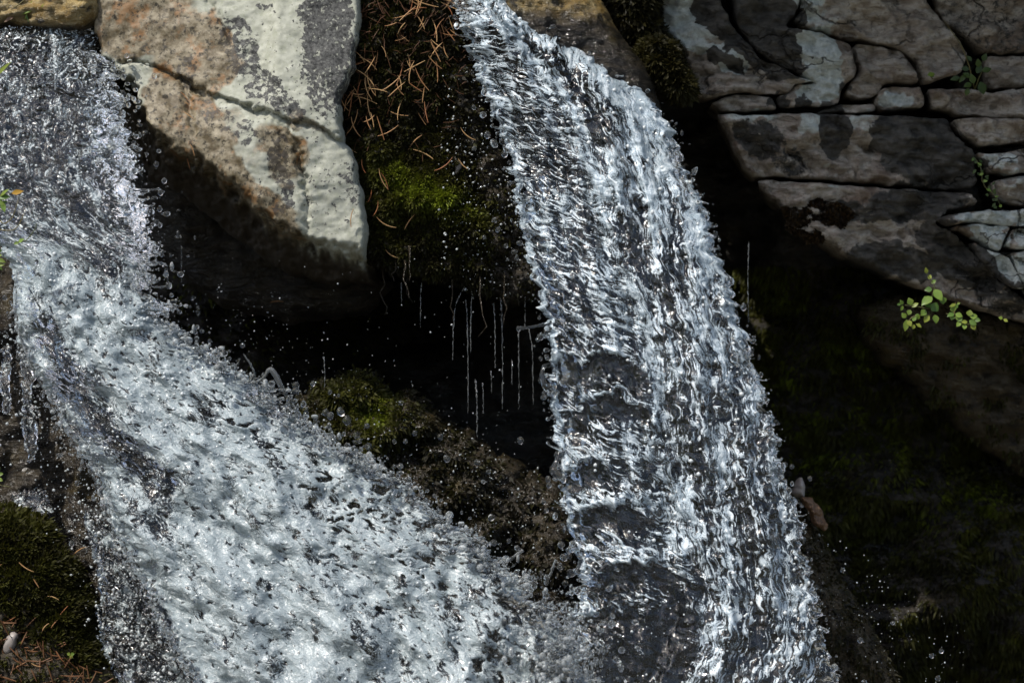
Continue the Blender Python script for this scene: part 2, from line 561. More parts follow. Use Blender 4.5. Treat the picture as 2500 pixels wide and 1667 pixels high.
def rock(name, poly, y, thick, rnd, mat, parent=None, res=7, jag=4, back=0.25, tilt=(0, 0), fn=None, attrs=None, seed=0.0, relief=1.0, fade=2.0):
    """a stone with the outline poly (px), its face bulging towards the viewer, sides and a back"""
    pts = np.asarray(poly, float)
    out = []
    n = len(pts)
    for i in range(n):
        a, b = pts[i], pts[(i + 1) % n]
        k = max(1, int(np.hypot(*(b - a)) / res))
        for j in range(k):
            out.append(a + (b - a) * j / k)
    bd = np.array(out)
    for _ in range(2):                                   # soften the corners
        bd = 0.5 * bd + 0.25 * (np.roll(bd, 1, 0) + np.roll(bd, -1, 0))
    bd = bd + jag * np.stack([fbm(bd[:, 0] / 45, bd[:, 1] / 45, seed + 2, 4), fbm(bd[:, 0] / 45, bd[:, 1] / 45, seed + 9, 4)], 1)
    x0, y0 = bd.min(0)
    x1, y1 = bd.max(0)
    rs = np.random.RandomState(int(seed * 10) + 3)
    gx, gy = np.meshgrid(np.arange(x0, x1, res), np.arange(y0, y1, res * 0.87))
    gx = gx + (np.arange(gx.shape[0])[:, None] % 2) * res / 2
    gx = (gx + rs.uniform(-.2, .2, gx.shape) * res).ravel()
    gy = (gy + rs.uniform(-.2, .2, gy.shape) * res).ravel()
    ins = inside(gx, gy, bd)
    gx, gy = gx[ins], gy[ins]
    keep = seg_dist(gx, gy, bd, True) > res * 0.55
    gx, gy = gx[keep], gy[keep]
    V = [Vector(q) for q in bd] + [Vector(q) for q in zip(gx, gy)]
    r = delaunay_2d_cdt(V, [], [list(range(len(bd)))], 1, 1e-6)
    vs = np.array([tuple(q) for q in r[0]])
    tris = np.array([f for f in r[2] if len(f) == 3])
    px, py = vs[:, 0], vs[:, 1]
    d = seg_dist(px, py, bd, True)
    q = np.clip(d / rnd, 0, 1)
    prof = np.sqrt(np.maximum(0, 1 - (1 - q) ** 2))
    cx, cyy = px.mean(), py.mean()
    yy = y + tilt[0] * (px - cx) / 1000 + tilt[1] * (py - cyy) / 1000 - thick * prof
    rough = fbm(px / 120, py / 120, seed, 5) * 0.030 + ridged(px / 60 + py / 200, py / 30, seed, 3) * 0.006
    yy = yy + relief * rough * (0.3 + 0.7 * q)
    if fn is not None:
        yy = yy + fn(px, py) * (np.clip(q * fade, 0, 1) if fade else 1.0)
    s = (CAM_D + y) / CAM_D
    world = np.stack([(px - 1250) / 1000 * s, yy, (833.5 - py) / 1000 * s], 1)
    # orientation: towards the viewer (-y)
    a, b, c = world[tris[:, 0]], world[tris[:, 1]], world[tris[:, 2]]
    ny = np.cross(b - a, c - a)[:, 1]
    tris[ny > 0] = tris[ny > 0][:, ::-1]
    e = {}
    for f in tris:
        for i in range(3):
            e[(f[i], f[(i + 1) % 3])] = 1
    bnd = {}
    for (i, j) in e:
        if (j, i) not in e:
            bnd[i] = j
    start = next(iter(bnd))
    loop = [start]
    while bnd.get(loop[-1], start) != start and len(loop) <= len(bnd):
        loop.append(bnd[loop[-1]])
    N = len(world)
    lp = np.array(loop)
    backv = world[lp].copy()
    backv[:, 1] = y + back
    ctr = backv.mean(0)
    backv[:, [0, 2]] = ctr[[0, 2]] + (backv[:, [0, 2]] - ctr[[0, 2]]) * (0.93 if back < 0.9 else 1.0)
    allv = np.vstack([world, backv])
    L = len(lp)
    side = []
    for i in range(L):
        j = (i + 1) % L
        side += [(lp[j], lp[i], N + i), (lp[j], N + i, N + j)]
    allv = np.vstack([allv, ctr[None]])
    for i in range(L):
        j = (i + 1) % L
        side.append((N + i, N + 2 * L - L + L if False else len(allv) - 1, N + j))
    F = np.vstack([tris, np.array(side)])
    apx, apy = np.concatenate([px, px[lp], [cx]]), np.concatenate([py, py[lp], [cyy]])
    at = {}
    for k, v in (attrs or {}).items():
        at[k] = v(apx, apy) if callable(v) else np.full(len(allv), v)
    o = mesh_obj(name, allv, F, mat, parent, at)
    P = Patch()
    P.o, P.px, P.py, P.w, P.tris = o, px, py, world, tris
    a, b, c = world[tris[:, 0]], world[tris[:, 1]], world[tris[:, 2]]
    fn_ = np.cross(b - a, c - a)
    vn = np.zeros_like(world)
    for i in range(3):
        np.add.at(vn, tris[:, i], fn_)
    P.n = vn / (np.linalg.norm(vn, axis=1)[:, None] + 1e-12)
    P.q = q
    return P


def near(P, px, py):
    i = int(np.argmin((P.px - px) ** 2 + (P.py - py) ** 2))
    return Vector(P.w[i]), Vector(P.n[i])


# ------------------------------------------------------------------ moss builder
def moss(name, P, count, mat, parent, ln=(0.008, 0.02), width=0.004, dens=None, tint=None, droop=0.3, seed=1, lay=0.5):
    """many small leaf blades growing out of a stone's face"""
    rs = np.random.RandomState(seed)
    pr = np.ones(len(P.tris))
    if dens is not None:
        c = P.tris
        pr = np.clip(dens(P.px[c].mean(1), P.py[c].mean(1)), 0, None)
    pr = pr / pr.sum()
    ti = rs.choice(len(P.tris), count, p=pr)
    r1, r2 = np.sqrt(rs.rand(count)), rs.rand(count)
    bw = np.stack([1 - r1, r1 * (1 - r2), r1 * r2], 1)[:, :, None]
    T = P.tris[ti]
    pos = (P.w[T] * bw).sum(1)
    nor = (P.n[T] * bw).sum(1)
    ppx, ppy = (P.px[T] * bw[..., 0]).sum(1), (P.py[T] * bw[..., 0]).sum(1)
    rv = rs.normal(size=(count, 3))
    rv /= np.linalg.norm(rv, axis=1)[:, None]
    d = nor + lay * rv + np.array([0, 0, -droop])
    d /= np.linalg.norm(d, axis=1)[:, None]
    sd = np.cross(d, rs.normal(size=(count, 3)))
    sd /= np.linalg.norm(sd, axis=1)[:, None] + 1e-9
    L = rs.uniform(*ln, count)[:, None] * (1 + 0.5 * fbm(ppx / 40, ppy / 40, 3, 2))[:, None]
    w = width * rs.uniform(0.6, 1.3, count)[:, None]
    base = pos - nor * 0.004
    midp = base + d * L * 0.55
    tip = base + d * L + np.array([0, 0, -1]) * L * droop * 0.5
    V = np.stack([base, midp + sd * w, tip, midp - sd * w], 1).reshape(-1, 3)
    b = np.arange(count)[:, None] * 4
    F = np.vstack([b + [0, 1, 2], b + [0, 2, 3]])
    tv = rs.rand(count) * 0.55 + 0.35 * (fbm(ppx / 55, ppy / 55, 5, 3) + 0.2)
    if tint is not None:
        tv = tv * 0.6 + tint(ppx, ppy)
    o = mesh_obj(name, V, F, mat, parent, {'tint': np.repeat(np.clip(tv, 0, 1), 4)}, smooth=False)
    o['kind'] = 'stuff'
    return o


# ------------------------------------------------------------------ tubes, drops, leaves
def tube(pts, radii, sides=6, closed=True):
    pts = [Vector(p) for p in pts]
    V, F = [], []
    up = Vector((0.3, -1, 0.2)).normalized()
    for i, p in enumerate(pts):
        t = (pts[min(i + 1, len(pts) - 1)] - pts[max(i - 1, 0)]).normalized()
        a = t.cross(up)
        if a.length < 1e-4:
            a = t.cross(Vector((1, 0, 0)))
        a.normalize()
        b = t.cross(a)
        for k in range(sides):
            an = 2 * math.pi * k / sides
            V.append(p + (a * math.cos(an) + b * math.sin(an)) * radii[i])
    for i in range(len(pts) - 1):
        for k in range(sides):
            k2 = (k + 1) % sides
            F.append((i * sides + k, i * sides + k2, (i + 1) * sides + k2, (i + 1) * sides + k))
    if closed:
        F.append(tuple(range(sides - 1, -1, -1)))
        F.append(tuple(range((len(pts) - 1) * sides, len(pts) * sides)))
    return V, F


def ico(sub):
    import bmesh
    bm = bmesh.new()
    bmesh.ops.create_icosphere(bm, subdivisions=sub, radius=1)
    v = np.array([tuple(q.co) for q in bm.verts])
    f = np.array([[w.index for w in q.verts] for q in bm.faces])
    bm.free()
    return v, f


def leaf_verts(base, d, nrm, L, wd, fold=0.25):
    d = Vector(d).normalized()
    nrm = Vector(nrm)
    s = d.cross(nrm).normalized()
    n = s.cross(d).normalized()
    base = Vector(base)
    V = [base]
    prof = [(0.18, 0.62), (0.42, 1.0), (0.70, 0.72), (0.9, 0.26)]
    for t, w in prof:
        c = base + d * L * t - n * 0.10 * L * t * t
        V += [c - s * wd * w + n * fold * wd * w, c, c + s * wd * w + n * fold * wd * w]
    V.append(base + d * L - n * 0.14 * L)
    F = [(0, 2, 1), (0, 3, 2)]
    for i in range(3):
        a = 1 + 3 * i
        F += [(a, a + 1, a + 4, a + 3), (a + 1, a + 2, a + 5, a + 4)]
    F += [(10, 11, 13), (11, 12, 13)]
    return V, F


# ================================================================== THE PLACE
# cliff: the dark rock face behind everything; its unseen overhang is added to shade the right wall
def cliff_y(px, py):
    y = 0.95 + 0.22 * fbm(px / 420, py / 420, 3.1, 4) + 0.05 * ridged(px / 160 + py / 420, py / 70, 1.0, 4)
    y = y - 0.12 * sstep(700, 1700, py) * (0.4 + 0.6 * sstep(1700, 2300, px)) - 0.25 * sstep(500, -200, py) * sstep(1300, 600, px)
    y = y + 0.45 * np.exp(-((px - 950) / 330) ** 2 - ((py - 800) / 170) ** 2)
    over = sstep(-230, -345, py) * sstep(1310, 1420, px)
    return y - 1.40 * over


nx, ny_ = 360, 250
gx, gy = np.meshgrid(np.linspace(-1300, 3800, nx), np.linspace(-1000, 2500, ny_))
cyv = cliff_y(gx, gy)
cv = np.stack([(gx - 1250) / 1000 * 1.1, cyv, (833.5 - gy) / 1000 * 1.1], -1).reshape(-1, 3)
idx = np.arange(nx * ny_).reshape(ny_, nx)
cf = np.stack([idx[:-1, :-1], idx[1:, :-1], idx[1:, 1:], idx[:-1, 1:]], -1).reshape(-1, 4)
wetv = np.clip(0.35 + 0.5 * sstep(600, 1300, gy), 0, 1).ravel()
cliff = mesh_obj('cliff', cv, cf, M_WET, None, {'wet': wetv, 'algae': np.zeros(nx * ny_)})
cliff['kind'] = 'structure'
Pc = Patch()
Pc.px, Pc.py = gx.ravel() * 1.0, gy.ravel() * 1.0
Pc.w = cv
tri = np.vstack([cf[:, [0, 1, 2]], cf[:, [0, 2, 3]]])
Pc.tris = tri
fnm = np.cross(cv[tri[:, 1]] - cv[tri[:, 0]], cv[tri[:, 2]] - cv[tri[:, 0]])
vn = np.zeros_like(cv)
for i in range(3):
    np.add.at(vn, tri[:, i], fnm)
Pc.n = vn / (np.linalg.norm(vn, axis=1)[:, None] + 1e-12)

# stream bed in front and an unseen far bank behind the camera, added to shape the sky light
M_GROUND = mat_plain('bank_ground', (0.06, 0.06, 0.045), (0.16, 0.15, 0.12), 1.5, 0.9, 0.2)
gx2, gy2 = np.meshgrid(np.linspace(-30, 30, 60), np.linspace(-30, 0.9, 60))
gz = -1.75 + 0.15 * fbm(gx2 / 2, gy2 / 2, 2, 4) + 3.5 * sstep(-10.5, -22, gy2) * (1 + 0.25 * fbm(gx2 / 4, gy2 / 4, 5, 4))
gv = np.stack([gx2, gy2, gz], -1).reshape(-1, 3)
gi = np.arange(3600).reshape(60, 60)
gf = np.stack([gi[:-1, :-1], gi[:-1, 1:], gi[1:, 1:], gi[1:, :-1]], -1).reshape(-1, 4)
ground = mesh_obj('ground', gv, gf, M_GROUND)
ground['kind'] = 'structure'

# ---------------------------------------------------------------- pale boulder on the left
def L_dark(px, py):
    return np.clip(blobs(px, py, [(800, 90, 62, 110, 8, 0.85), (835, 190, 45, 90, 10, 0.75), (590, 120, 45, 95, -25, 0.75), (650, 215, 60, 40, 30, 0.8),
                                  (720, 270, 50, 25, 35, 0.8), (690, 400, 26, 80, -8, 0.8), (715, 470, 26, 45, 0, 0.8), (600, 330, 60, 26, 30, 0.65), (550, 300, 40, 40, 0, 0.6),
                                  (460, 190, 25, 50, 0, 0.7), (800, 440, 40, 30, 20, 0.45), (860, 470, 25, 90, 0, 0.55), (650, 20, 30, 14, 20, 0.6), (760, 470, 12, 60, 0, 0.5),
                                  (690, 500, 10, 60, 0, 0.7), (650, 480, 8, 50, 0, 0.6), (600, 440, 8, 40, 0, 0.5), (660, 540, 60, 10, 32, 0.5), (480, 420, 40, 20, 20, 0.6), (370, 60, 40, 25, 0, 0.35), (500, 40, 30, 20, 10, 0.4), (760, 130, 30, 60, 0, 0.45)]), 0, 1)


def L_stain(px, py):
    a = blobs(px, py, [(330, 40, 150, 120, 0, 0.95), (470, 150, 110, 120, 0, 0.85), (440, 290, 110, 110, 20, 1.0), (560, 330, 120, 70, 30, 0.55), (700, 380, 60, 90, -20, 0.75),
                       (540, 130, 60, 70, 0, 0.7), (630, 510, 150, 55, 36, 0.75), (540, 420, 120, 70, 36, 0.9), (480, 360, 90, 70, 0, 1.0), (760, 310, 60, 14, 25, 0.6)], 30, 60)
    return np.clip(a, 0, 1)


def L_mott(px, py):
    return np.clip(blobs(px, py, [(700, 170, 130, 200, 0, 0.30), (770, 470, 110, 150, 0, 0.35), (800, 100, 70, 200, 0, 0.9), (620, 60, 100, 60, 0, 0.25)]), 0, 1)


crack1 = [(300, 150), (400, 170), (440, 195), (520, 240), (610, 266), (700, 290), (780, 318), (850, 350)]
crack2 = [(705, 300), (735, 380), (752, 450), (756, 560)]
crack3 = [(560, 90), (640, 160), (690, 260), (715, 290)]
crack4 = [(500, -20), (530, 40), (560, 80)]
crack5 = [(600, 268), (680, 300), (740, 400), (750, 470)]
crack6 = [(440, 195), (470, 260), (480, 330)]
EDGE = [(250, 150), (330, 215), (365, 300), (400, 352), (450, 378), (495, 402), (540, 432), (600, 482), (640, 528), (690, 560), (760, 592), (830, 614), (930, 636)]


def L_fn(px, py):
    y = np.zeros(px.shape)
    wx, wy = px + 12 * fbm(px / 25, py / 25, 0.5, 4), py + 12 * fbm(px / 25, py / 25, 6.5, 4)
    for c, dd, w in ((crack1, 0.022, 5), (crack2, 0.014, 7), (crack3, 0.008, 7), (crack4, 0.010, 6), (crack5, 0.010, 8), (crack6, 0.012, 8)):
        y += dd * np.exp(-(seg_dist(wx, wy, c) / w) ** 2)
    c1 = np.interp(px, [p[0] for p in crack1], [p[1] for p in crack1])
    y += 0.016 * sstep(-5, 5, wy - c1) * sstep(380, 480, px)                      # the lower half sits a little further back
    y -= 0.05 * np.exp(-((px - 650) / 230) ** 2 - ((py - 330) / 260) ** 2)
    y += 0.030 * sstep(690, 640, px) * sstep(330, 200, py)
    e = np.interp(wx, [p[0] for p in EDGE], [p[1] for p in EDGE])
    y += 1.5 * np.clip(wy - e, 0, 200) / 1000 + 0.10 * sstep(-25, 25, wy - e)     # undercut
    y += 0.0035 * fbm(px / 55, py / 40, 4.4, 5) + 0.0008 * ridged(px / 22 + py / 90, py / 16, 4.9, 3)
    return y


def L_damp_shade(px, py):  # wet brown below EDGE, painted darker to deepen the underside shade
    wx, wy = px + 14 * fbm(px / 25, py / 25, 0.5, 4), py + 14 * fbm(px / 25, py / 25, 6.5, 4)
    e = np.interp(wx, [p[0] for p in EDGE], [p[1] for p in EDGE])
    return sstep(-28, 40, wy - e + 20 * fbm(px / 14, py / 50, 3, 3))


LA = {'damp_shade': L_damp_shade, 'dark': L_dark, 'stain': L_stain, 'mottle': L_mott}
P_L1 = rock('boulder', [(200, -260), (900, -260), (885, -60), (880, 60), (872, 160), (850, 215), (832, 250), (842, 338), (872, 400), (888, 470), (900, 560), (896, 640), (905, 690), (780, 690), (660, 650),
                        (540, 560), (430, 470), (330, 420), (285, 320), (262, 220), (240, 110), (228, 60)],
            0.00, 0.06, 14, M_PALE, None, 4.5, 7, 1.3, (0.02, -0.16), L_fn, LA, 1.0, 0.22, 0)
P_L2 = P_L1
tag(P_L1.o, 'big pale lichen covered boulder between the two cascades, black speckled and stained orange brown', 'boulder')

P_U = rock('rock', [(300, 330), (430, 360), (560, 450), (690, 560), (890, 620), (960, 690), (900, 770), (700, 790), (520, 740), (400, 640), (320, 500)],
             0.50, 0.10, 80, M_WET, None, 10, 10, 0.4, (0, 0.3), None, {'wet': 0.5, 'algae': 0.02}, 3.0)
tag(P_U.o, 'dark wet rock in the shade beneath the pale boulder', 'rock')

# golden stream bed above the left lip
P_bed = rock('ledge', [(-300, -260), (260, -260), (262, 60), (232, 76), (150, 92), (60, 72), (-60, 78), (-300, 60)],
             0.10, 0.12, 50, M_WET, None, 7, 8, 1.3, (0.0, -0.5), lambda px, py: 0.02 * ridged(px / 90, py / 26, 2.2, 3),
             {'wet': 0.75, 'algae': lambda px, py: np.clip(0.75 + 0.5 * fbm(px / 60, py / 40, 2, 3) - 0.9 * sstep(66, 88, py), 0, 1)}, 4.0)
tag(P_bed.o, 'golden algae covered stream ledge above the left cascade lip', 'ledge')

# ---------------------------------------------------------------- mossy bank, centre
bank = empty('mossy_bank', W(1040, 700, 0.1), 'dark mossy bank littered with dry needles, between pale boulder and right cascade', 'mossy rock')
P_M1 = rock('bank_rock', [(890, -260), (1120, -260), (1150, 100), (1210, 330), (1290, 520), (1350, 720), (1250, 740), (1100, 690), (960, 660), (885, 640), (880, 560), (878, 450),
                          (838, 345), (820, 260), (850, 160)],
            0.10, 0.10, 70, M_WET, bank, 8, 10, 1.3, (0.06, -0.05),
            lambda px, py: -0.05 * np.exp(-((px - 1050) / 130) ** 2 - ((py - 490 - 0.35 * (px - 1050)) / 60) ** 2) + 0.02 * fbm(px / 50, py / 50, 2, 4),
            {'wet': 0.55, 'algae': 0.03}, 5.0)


def m1_tint(px, py):
    return 0.75 * np.exp(-((px - 1050) / 140) ** 2 - ((py - 470 - 0.42 * (px - 1040)) / 55) ** 2) + 0.22 * np.exp(-((px - 950) / 90) ** 2 - ((py - 520) / 90) ** 2) - 0.08


moss('moss', P_M1, 40000, M_MOSS, bank, (0.008, 0.020), 0.0042,
     lambda px, py: 0.25 + sstep(1150, 1000, px - 0.15 * py) + 2 * m1_tint(px, py), m1_tint, 0.25, 11)
rsn = np.random.RandomState(5)
for i in range(9):                                                  # hanging wet roots under the bank
    px = rsn.uniform(900, 1330)
    py = rsn.uniform(600, 690)
    p, n = near(P_M1, px, py)
    L = rsn.uniform(0.05, 0.16)
    pts = [p + Vector((rsn.normal() * 0.0012 * k, -0.012 + rsn.normal() * 0.001, -L * k / 6)) for k in range(7)]
    V, F = tube(pts, [0.0028 * (1 - k / 8) * rsn.uniform(.7, 1.3) for k in range(7)], 5)
    mesh_obj('root', [tuple(v) for v in V], F, M_WET, bank, {'wet': np.ones(len(V)), 'algae': np.full(len(V), 0.05)})

# ---------------------------------------------------------------- lower mossy rock between the falls
low = empty('mossy_rock', W(1000, 1300, 0.5), 'low rock with a green moss mound on top, rising behind the spray between the cascades', 'mossy rock')
P_M2 = rock('wet_rock', [(690, 1080), (720, 985), (770, 935), (830, 908), (900, 915), (960, 950), (1040, 985), (1120, 1050), (1230, 1120), (1400, 1200), (1560, 1750), (900, 1900), (700, 1400)],
            0.08, 0.22, 130, M_WET, low, 9, 26, 0.5, (0.05, -0.25), lambda px, py: 0.10 * fbm(px / 120, py / 90, 8, 5), {'wet': 0.9, 'algae': 0.03}, 6.0)


def m2_tint(px, py):
    return 0.45 * np.exp(-((px - 900) / 75) ** 2 - ((py - 1000) / 75) ** 2) + 0.25 * np.exp(-((px - 930) / 40) ** 2 - ((py - 1020) / 50) ** 2) - 0.02 - 0.16 * sstep(960, 1060, px)


moss('moss', P_M2, 22000, M_MOSS, low, (0.008, 0.022), 0.004,
     lambda px, py: 0.22 + 2.4 * np.exp(-((px - 860) / 130) ** 2 - ((py - 1000) / 110) ** 2) + 0.5 * np.exp(-((px - 1090 - 0.4 * (py - 1100)) / 80) ** 2), m2_tint, 0.4, 12)

# ---------------------------------------------------------------- left dark wall and mossy shoulder
P_WL = rock('wet_rock', [(-300, 520), (20, 590), (120, 640), (300, 900), (520, 1300), (700, 1800), (100, 1900), (-300, 1800)],
            0.12, 0.12, 90, M_WET, None, 10, 10, 0.4, (0.1, -0.1), lambda px, py: 0.03 * fbm(px / 45, py / 90, 3, 4), {'wet': 0.95, 'algae': 0.04}, 7.0)
tag(P_WL.o, 'dark wet rock running down under the left edge of the foaming cascade', 'rock')
should = empty('mossy_rock', W(100, 1600, -0.2), 'moss covered rock in the bottom corner below the left cascade, topped with litter', 'mossy rock')
P_M3 = rock('rock_body', [(-300, 1215), (30, 1238), (110, 1280), (170, 1360), (215, 1450), (240, 1540), (262, 1600), (340, 1700), (420, 1850), (-300, 1850)],
            -0.12, 0.16, 110, M_WET, should, 8, 8, 0.3, (0.1, -0.2), lambda px, py: 0.015 * fbm(px / 40, py / 40, 4, 4), {'wet': 0.3, 'algae': 0.08}, 8.0)


def m3_soil(px, py):
    return sstep(0, 1, (py - 1440 - 0.55 * px + 60 * fbm(px / 60, py / 60, 2, 3)) / 60)


moss('moss', P_M3, 22000, M_MOSS, should, (0.010, 0.026), 0.0035, lambda px, py: 1.05 - 0.97 * m3_soil(px, py),
     lambda px, py: 0.10 + 0.12 * sstep(1300, 1250, py), 0.1, 13)

# ---------------------------------------------------------------- rock wall on the right
wall = empty('rock_wall', W(2100, 800, 0.5), 'cracked brown and grey layered rock wall in shade beside the right cascade', 'rock wall')
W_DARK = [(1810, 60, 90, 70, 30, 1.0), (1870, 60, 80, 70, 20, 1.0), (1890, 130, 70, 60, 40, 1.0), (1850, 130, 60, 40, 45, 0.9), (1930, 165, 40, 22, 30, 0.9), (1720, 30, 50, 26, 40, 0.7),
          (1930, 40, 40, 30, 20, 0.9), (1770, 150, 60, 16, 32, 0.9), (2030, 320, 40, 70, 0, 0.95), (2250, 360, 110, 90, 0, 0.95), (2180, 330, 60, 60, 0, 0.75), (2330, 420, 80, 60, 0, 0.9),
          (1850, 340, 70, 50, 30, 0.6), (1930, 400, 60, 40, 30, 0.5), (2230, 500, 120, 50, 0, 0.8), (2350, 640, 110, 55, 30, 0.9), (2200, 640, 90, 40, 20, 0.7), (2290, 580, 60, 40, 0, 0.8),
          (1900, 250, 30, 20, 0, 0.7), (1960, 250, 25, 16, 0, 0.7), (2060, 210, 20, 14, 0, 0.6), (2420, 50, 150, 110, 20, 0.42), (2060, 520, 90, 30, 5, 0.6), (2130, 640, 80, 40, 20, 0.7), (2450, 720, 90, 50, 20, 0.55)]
W_PALE = [(1690, 70, 90, 60, 20, 0.75), (1780, 140, 60, 32, 30, 1.0), (1650, 20, 50, 60, 0, 0.6), (1990, 120, 65, 55, 20, 1.0), (2010, 180, 50, 50, 0, 0.95), (1990, 235, 60, 25, 0, 0.8), (1960, 15, 50, 40, 0, 0.8),
          (2000, 45, 60, 25, 10, 0.5), (1830, 285, 90, 14, 0, 0.7), (1970, 300, 50, 30, 0, 0.6), (2110, 300, 50, 30, 0, 0.6), (2190, 240, 50, 22, 0, 0.6), (2400, 320, 60, 26, 0, 0.35), (2430, 390, 60, 25, 0, 0.7),
          (2480, 450, 60, 40, 0, 0.55), (2440, 530, 120, 22, 0, 1.0), (2410, 570, 60, 30, 30, 1.0), (2440, 640, 70, 26, 38, 1.0), (2500, 660, 40, 80, 0, 0.7), (2040, 425, 40, 14, 20, 0.5), (2080, 455, 90, 12, 5, 0.45), (2510, 570, 40, 30, 0, 0.8)]


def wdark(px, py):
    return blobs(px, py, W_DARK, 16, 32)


def wpale(px, py):
    return blobs(px, py, W_PALE, 14, 30) * 0.8


WA = {'dark': wdark, 'pale': wpale}
grains = [[(1690, 190), (1790, 170), (1900, 185)], [(1690, 140), (1720, 125), (1760, 170), (1830, 180), (1880, 150)], [(1700, 215), (1800, 205), (1900, 195)], [(2040, 290), (2060, 360), (2090, 430)],
          [(1830, 300), (1900, 360), (1960, 400)], [(2180, 130), (2230, 170)], [(2330, 500), (2380, 540)], [(2230, 560), (2300, 640), (2400, 690)], [(1900, 370), (1960, 380), (1990, 420)], [(2110, 360), (2200, 400), (2240, 440)]]


def w_fn(px, py):
    wx, wy = px + 7 * fbm(px / 28, py / 28, 0.5, 3), py + 7 * fbm(px / 28, py / 28, 6.5, 3)
    y = 0.008 * ridged(px / 160 + py / 50, py / 30 - px / 110, 2.5, 3) + 0.050 * fbm(px / 120 + py / 160, py / 95 - px / 190, 3.3, 3) + 0.016 * np.abs(noise(px / 150 + py / 90, py / 40 - px / 75, 8.1)) + 0.005 * fbm(px / 30, py / 20, 3.9, 3)
    f = 2.6 * fbm(px / 110 + py / 160, py / 48 - px / 130, 6.0, 3)
    k = np.floor(f)
    y += 0.012 * (k + sstep(0.0, 0.16, f - k))
    for g in grains:
        y += 0.020 * np.exp(-(seg_dist(wx, wy, g) / 7) ** 2)
    return y


blocks = [
    ([(1600, -260), (1735, -260), (1742, -30), (1790, 68), (1850, 138), (1930, 180), (1985, 200), (1938, 205), (1925, 226), (1880, 231), (1800, 226), (1735, 243), (1700, 240), (1690, 180), (1665, 120), (1620, 60)], .30, .10, 45, (-.1, .15)),
    ([(1748, -260), (1945, -260), (1952, 0), (1946, 35), (1918, 66), (1990, 80), (2058, 102), (2078, 112), (2092, 180), (2055, 220), (2048, 252), (2025, 258), (1905, 266), (1896, 236), (1930, 226), (1944, 208), (1995, 202), (1905, 158), (1856, 133), (1798, 64)], .31, .10, 40, (.0, .1)),
    ([(1738, 250), (1800, 232), (1886, 238), (1898, 268), (1760, 272)], .30, .06, 18, (0, 0)),
    ([(1958, -260), (2240, -260), (2262, 10), (2330, 80), (2362, 130), (2348, 178), (2258, 208), (2244, 160), (2217, 128), (2160, 110), (2082, 88), (2060, 90), (1928, 60), (1950, 30)], .32, .10, 45, (.05, .2)),
    ([(2088, 108), (2150, 115), (2200, 128), (2234, 165), (2244, 203), (2160, 206), (2140, 232), (2100, 240), (2062, 228), (2080, 200), (2098, 180)], .34, .08, 26, (.15, .1)),
    ([(2150, 216), (2246, 212), (2258, 248), (2250, 266), (2160, 270), (2138, 252)], .33, .07, 20, (0, .3)),
    ([(2050, 258), (2130, 256), (2140, 272), (1990, 275)], .34, .04, 10, (0, 0)),
    ([(2264, 217), (2370, 218), (2420, 228), (2520, 213), (2750, 215), (2750, 310), (2560, 300), (2440, 284), (2350, 280), (2272, 262)], .33, .08, 24, (0, .2)),
    ([(2248, -260), (2750, -260), (2750, 128), (2540, 126), (2440, 134), (2392, 130), (2352, 95), (2280, 30)], .42, .12, 50, (.1, -.1)),
    ([(2405, 142), (2450, 137), (2560, 142), (2750, 140), (2750, 208), (2540, 205), (2430, 216), (2400, 180)], .40, .08, 20, (0, .1)),
    ([(1748, 284), (1960, 278), (2100, 280), (2318, 288), (2328, 330), (2378, 372), (2390, 450), (2370, 464), (2180, 454), (1980, 438), (1880, 428), (1832, 434), (1792, 380), (1772, 330)], .33, .14, 60, (.12, .35)),
    ([(1842, 442), (1980, 448), (2180, 462), (2370, 474), (2384, 500), (2310, 520), (2276, 545), (2330, 570), (2360, 600), (2420, 660), (2480, 712), (2560, 780), (2750, 850), (2750, 900), (2560, 800), (2400, 756), (2250, 704), (2150, 662), (2050, 622), (2000, 584), (1930, 560), (1900, 500), (1870, 480)], .36, .16, 50, (.1, .5)),
    ([(2326, 292), (2400, 286), (2480, 292), (2530, 302), (2600, 300), (2540, 345), (2430, 352), (2392, 357), (2352, 326)], .29, .08, 24, (0, .2)),
    ([(2382, 372), (2450, 376), (2540, 352), (2750, 340), (2750, 425), (2560, 420), (2420, 426), (2405, 400)], .29, .09, 18, (0, .1)),
    ([(2422, 442), (2500, 428), (2560, 424), (2750, 430), (2750, 515), (2560, 506), (2480, 500), (2430, 472)], .30, .09, 22, (0, .2)),
    ([(2282, 532), (2340, 520), (2440, 512), (2560, 514), (2750, 520), (2750, 556), (2560, 550), (2470, 553), (2360, 542), (2312, 556)], .27, .10, 16, (0, -.1)),
    ([(2318, 556), (2380, 547), (2468, 558), (2448, 590), (2440, 614), (2390, 584), (2352, 566)], .27, .08, 18, (0, -.2)),
    ([(2474, 560), (2560, 554), (2750, 560), (2750, 600), (2560, 600), (2490, 610), (2454, 600)], .26, .08, 18, (0, 0)),
    ([(2370, 590), (2402, 605), (2464, 632), (2486, 670), (2502, 704), (2478, 704), (2430, 664), (2390, 626)], .27, .09, 16, (.2, -.4)),
    ([(2468, 617), (2560, 606), (2750, 610), (2750, 830), (2600, 790), (2520, 742), (2490, 680)], .28, .10, 26, (.1, 0)),
]
wall_patches = []
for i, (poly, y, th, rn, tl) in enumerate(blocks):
    wall_patches.append(rock('rock_block', poly, y, th * .4, min(6, rn * .3), M_WALL, wall, 6, 5, 0.35, (tl[0] * .6, tl[1] * .25), w_fn, WA, 10.0 + i, 0.35))

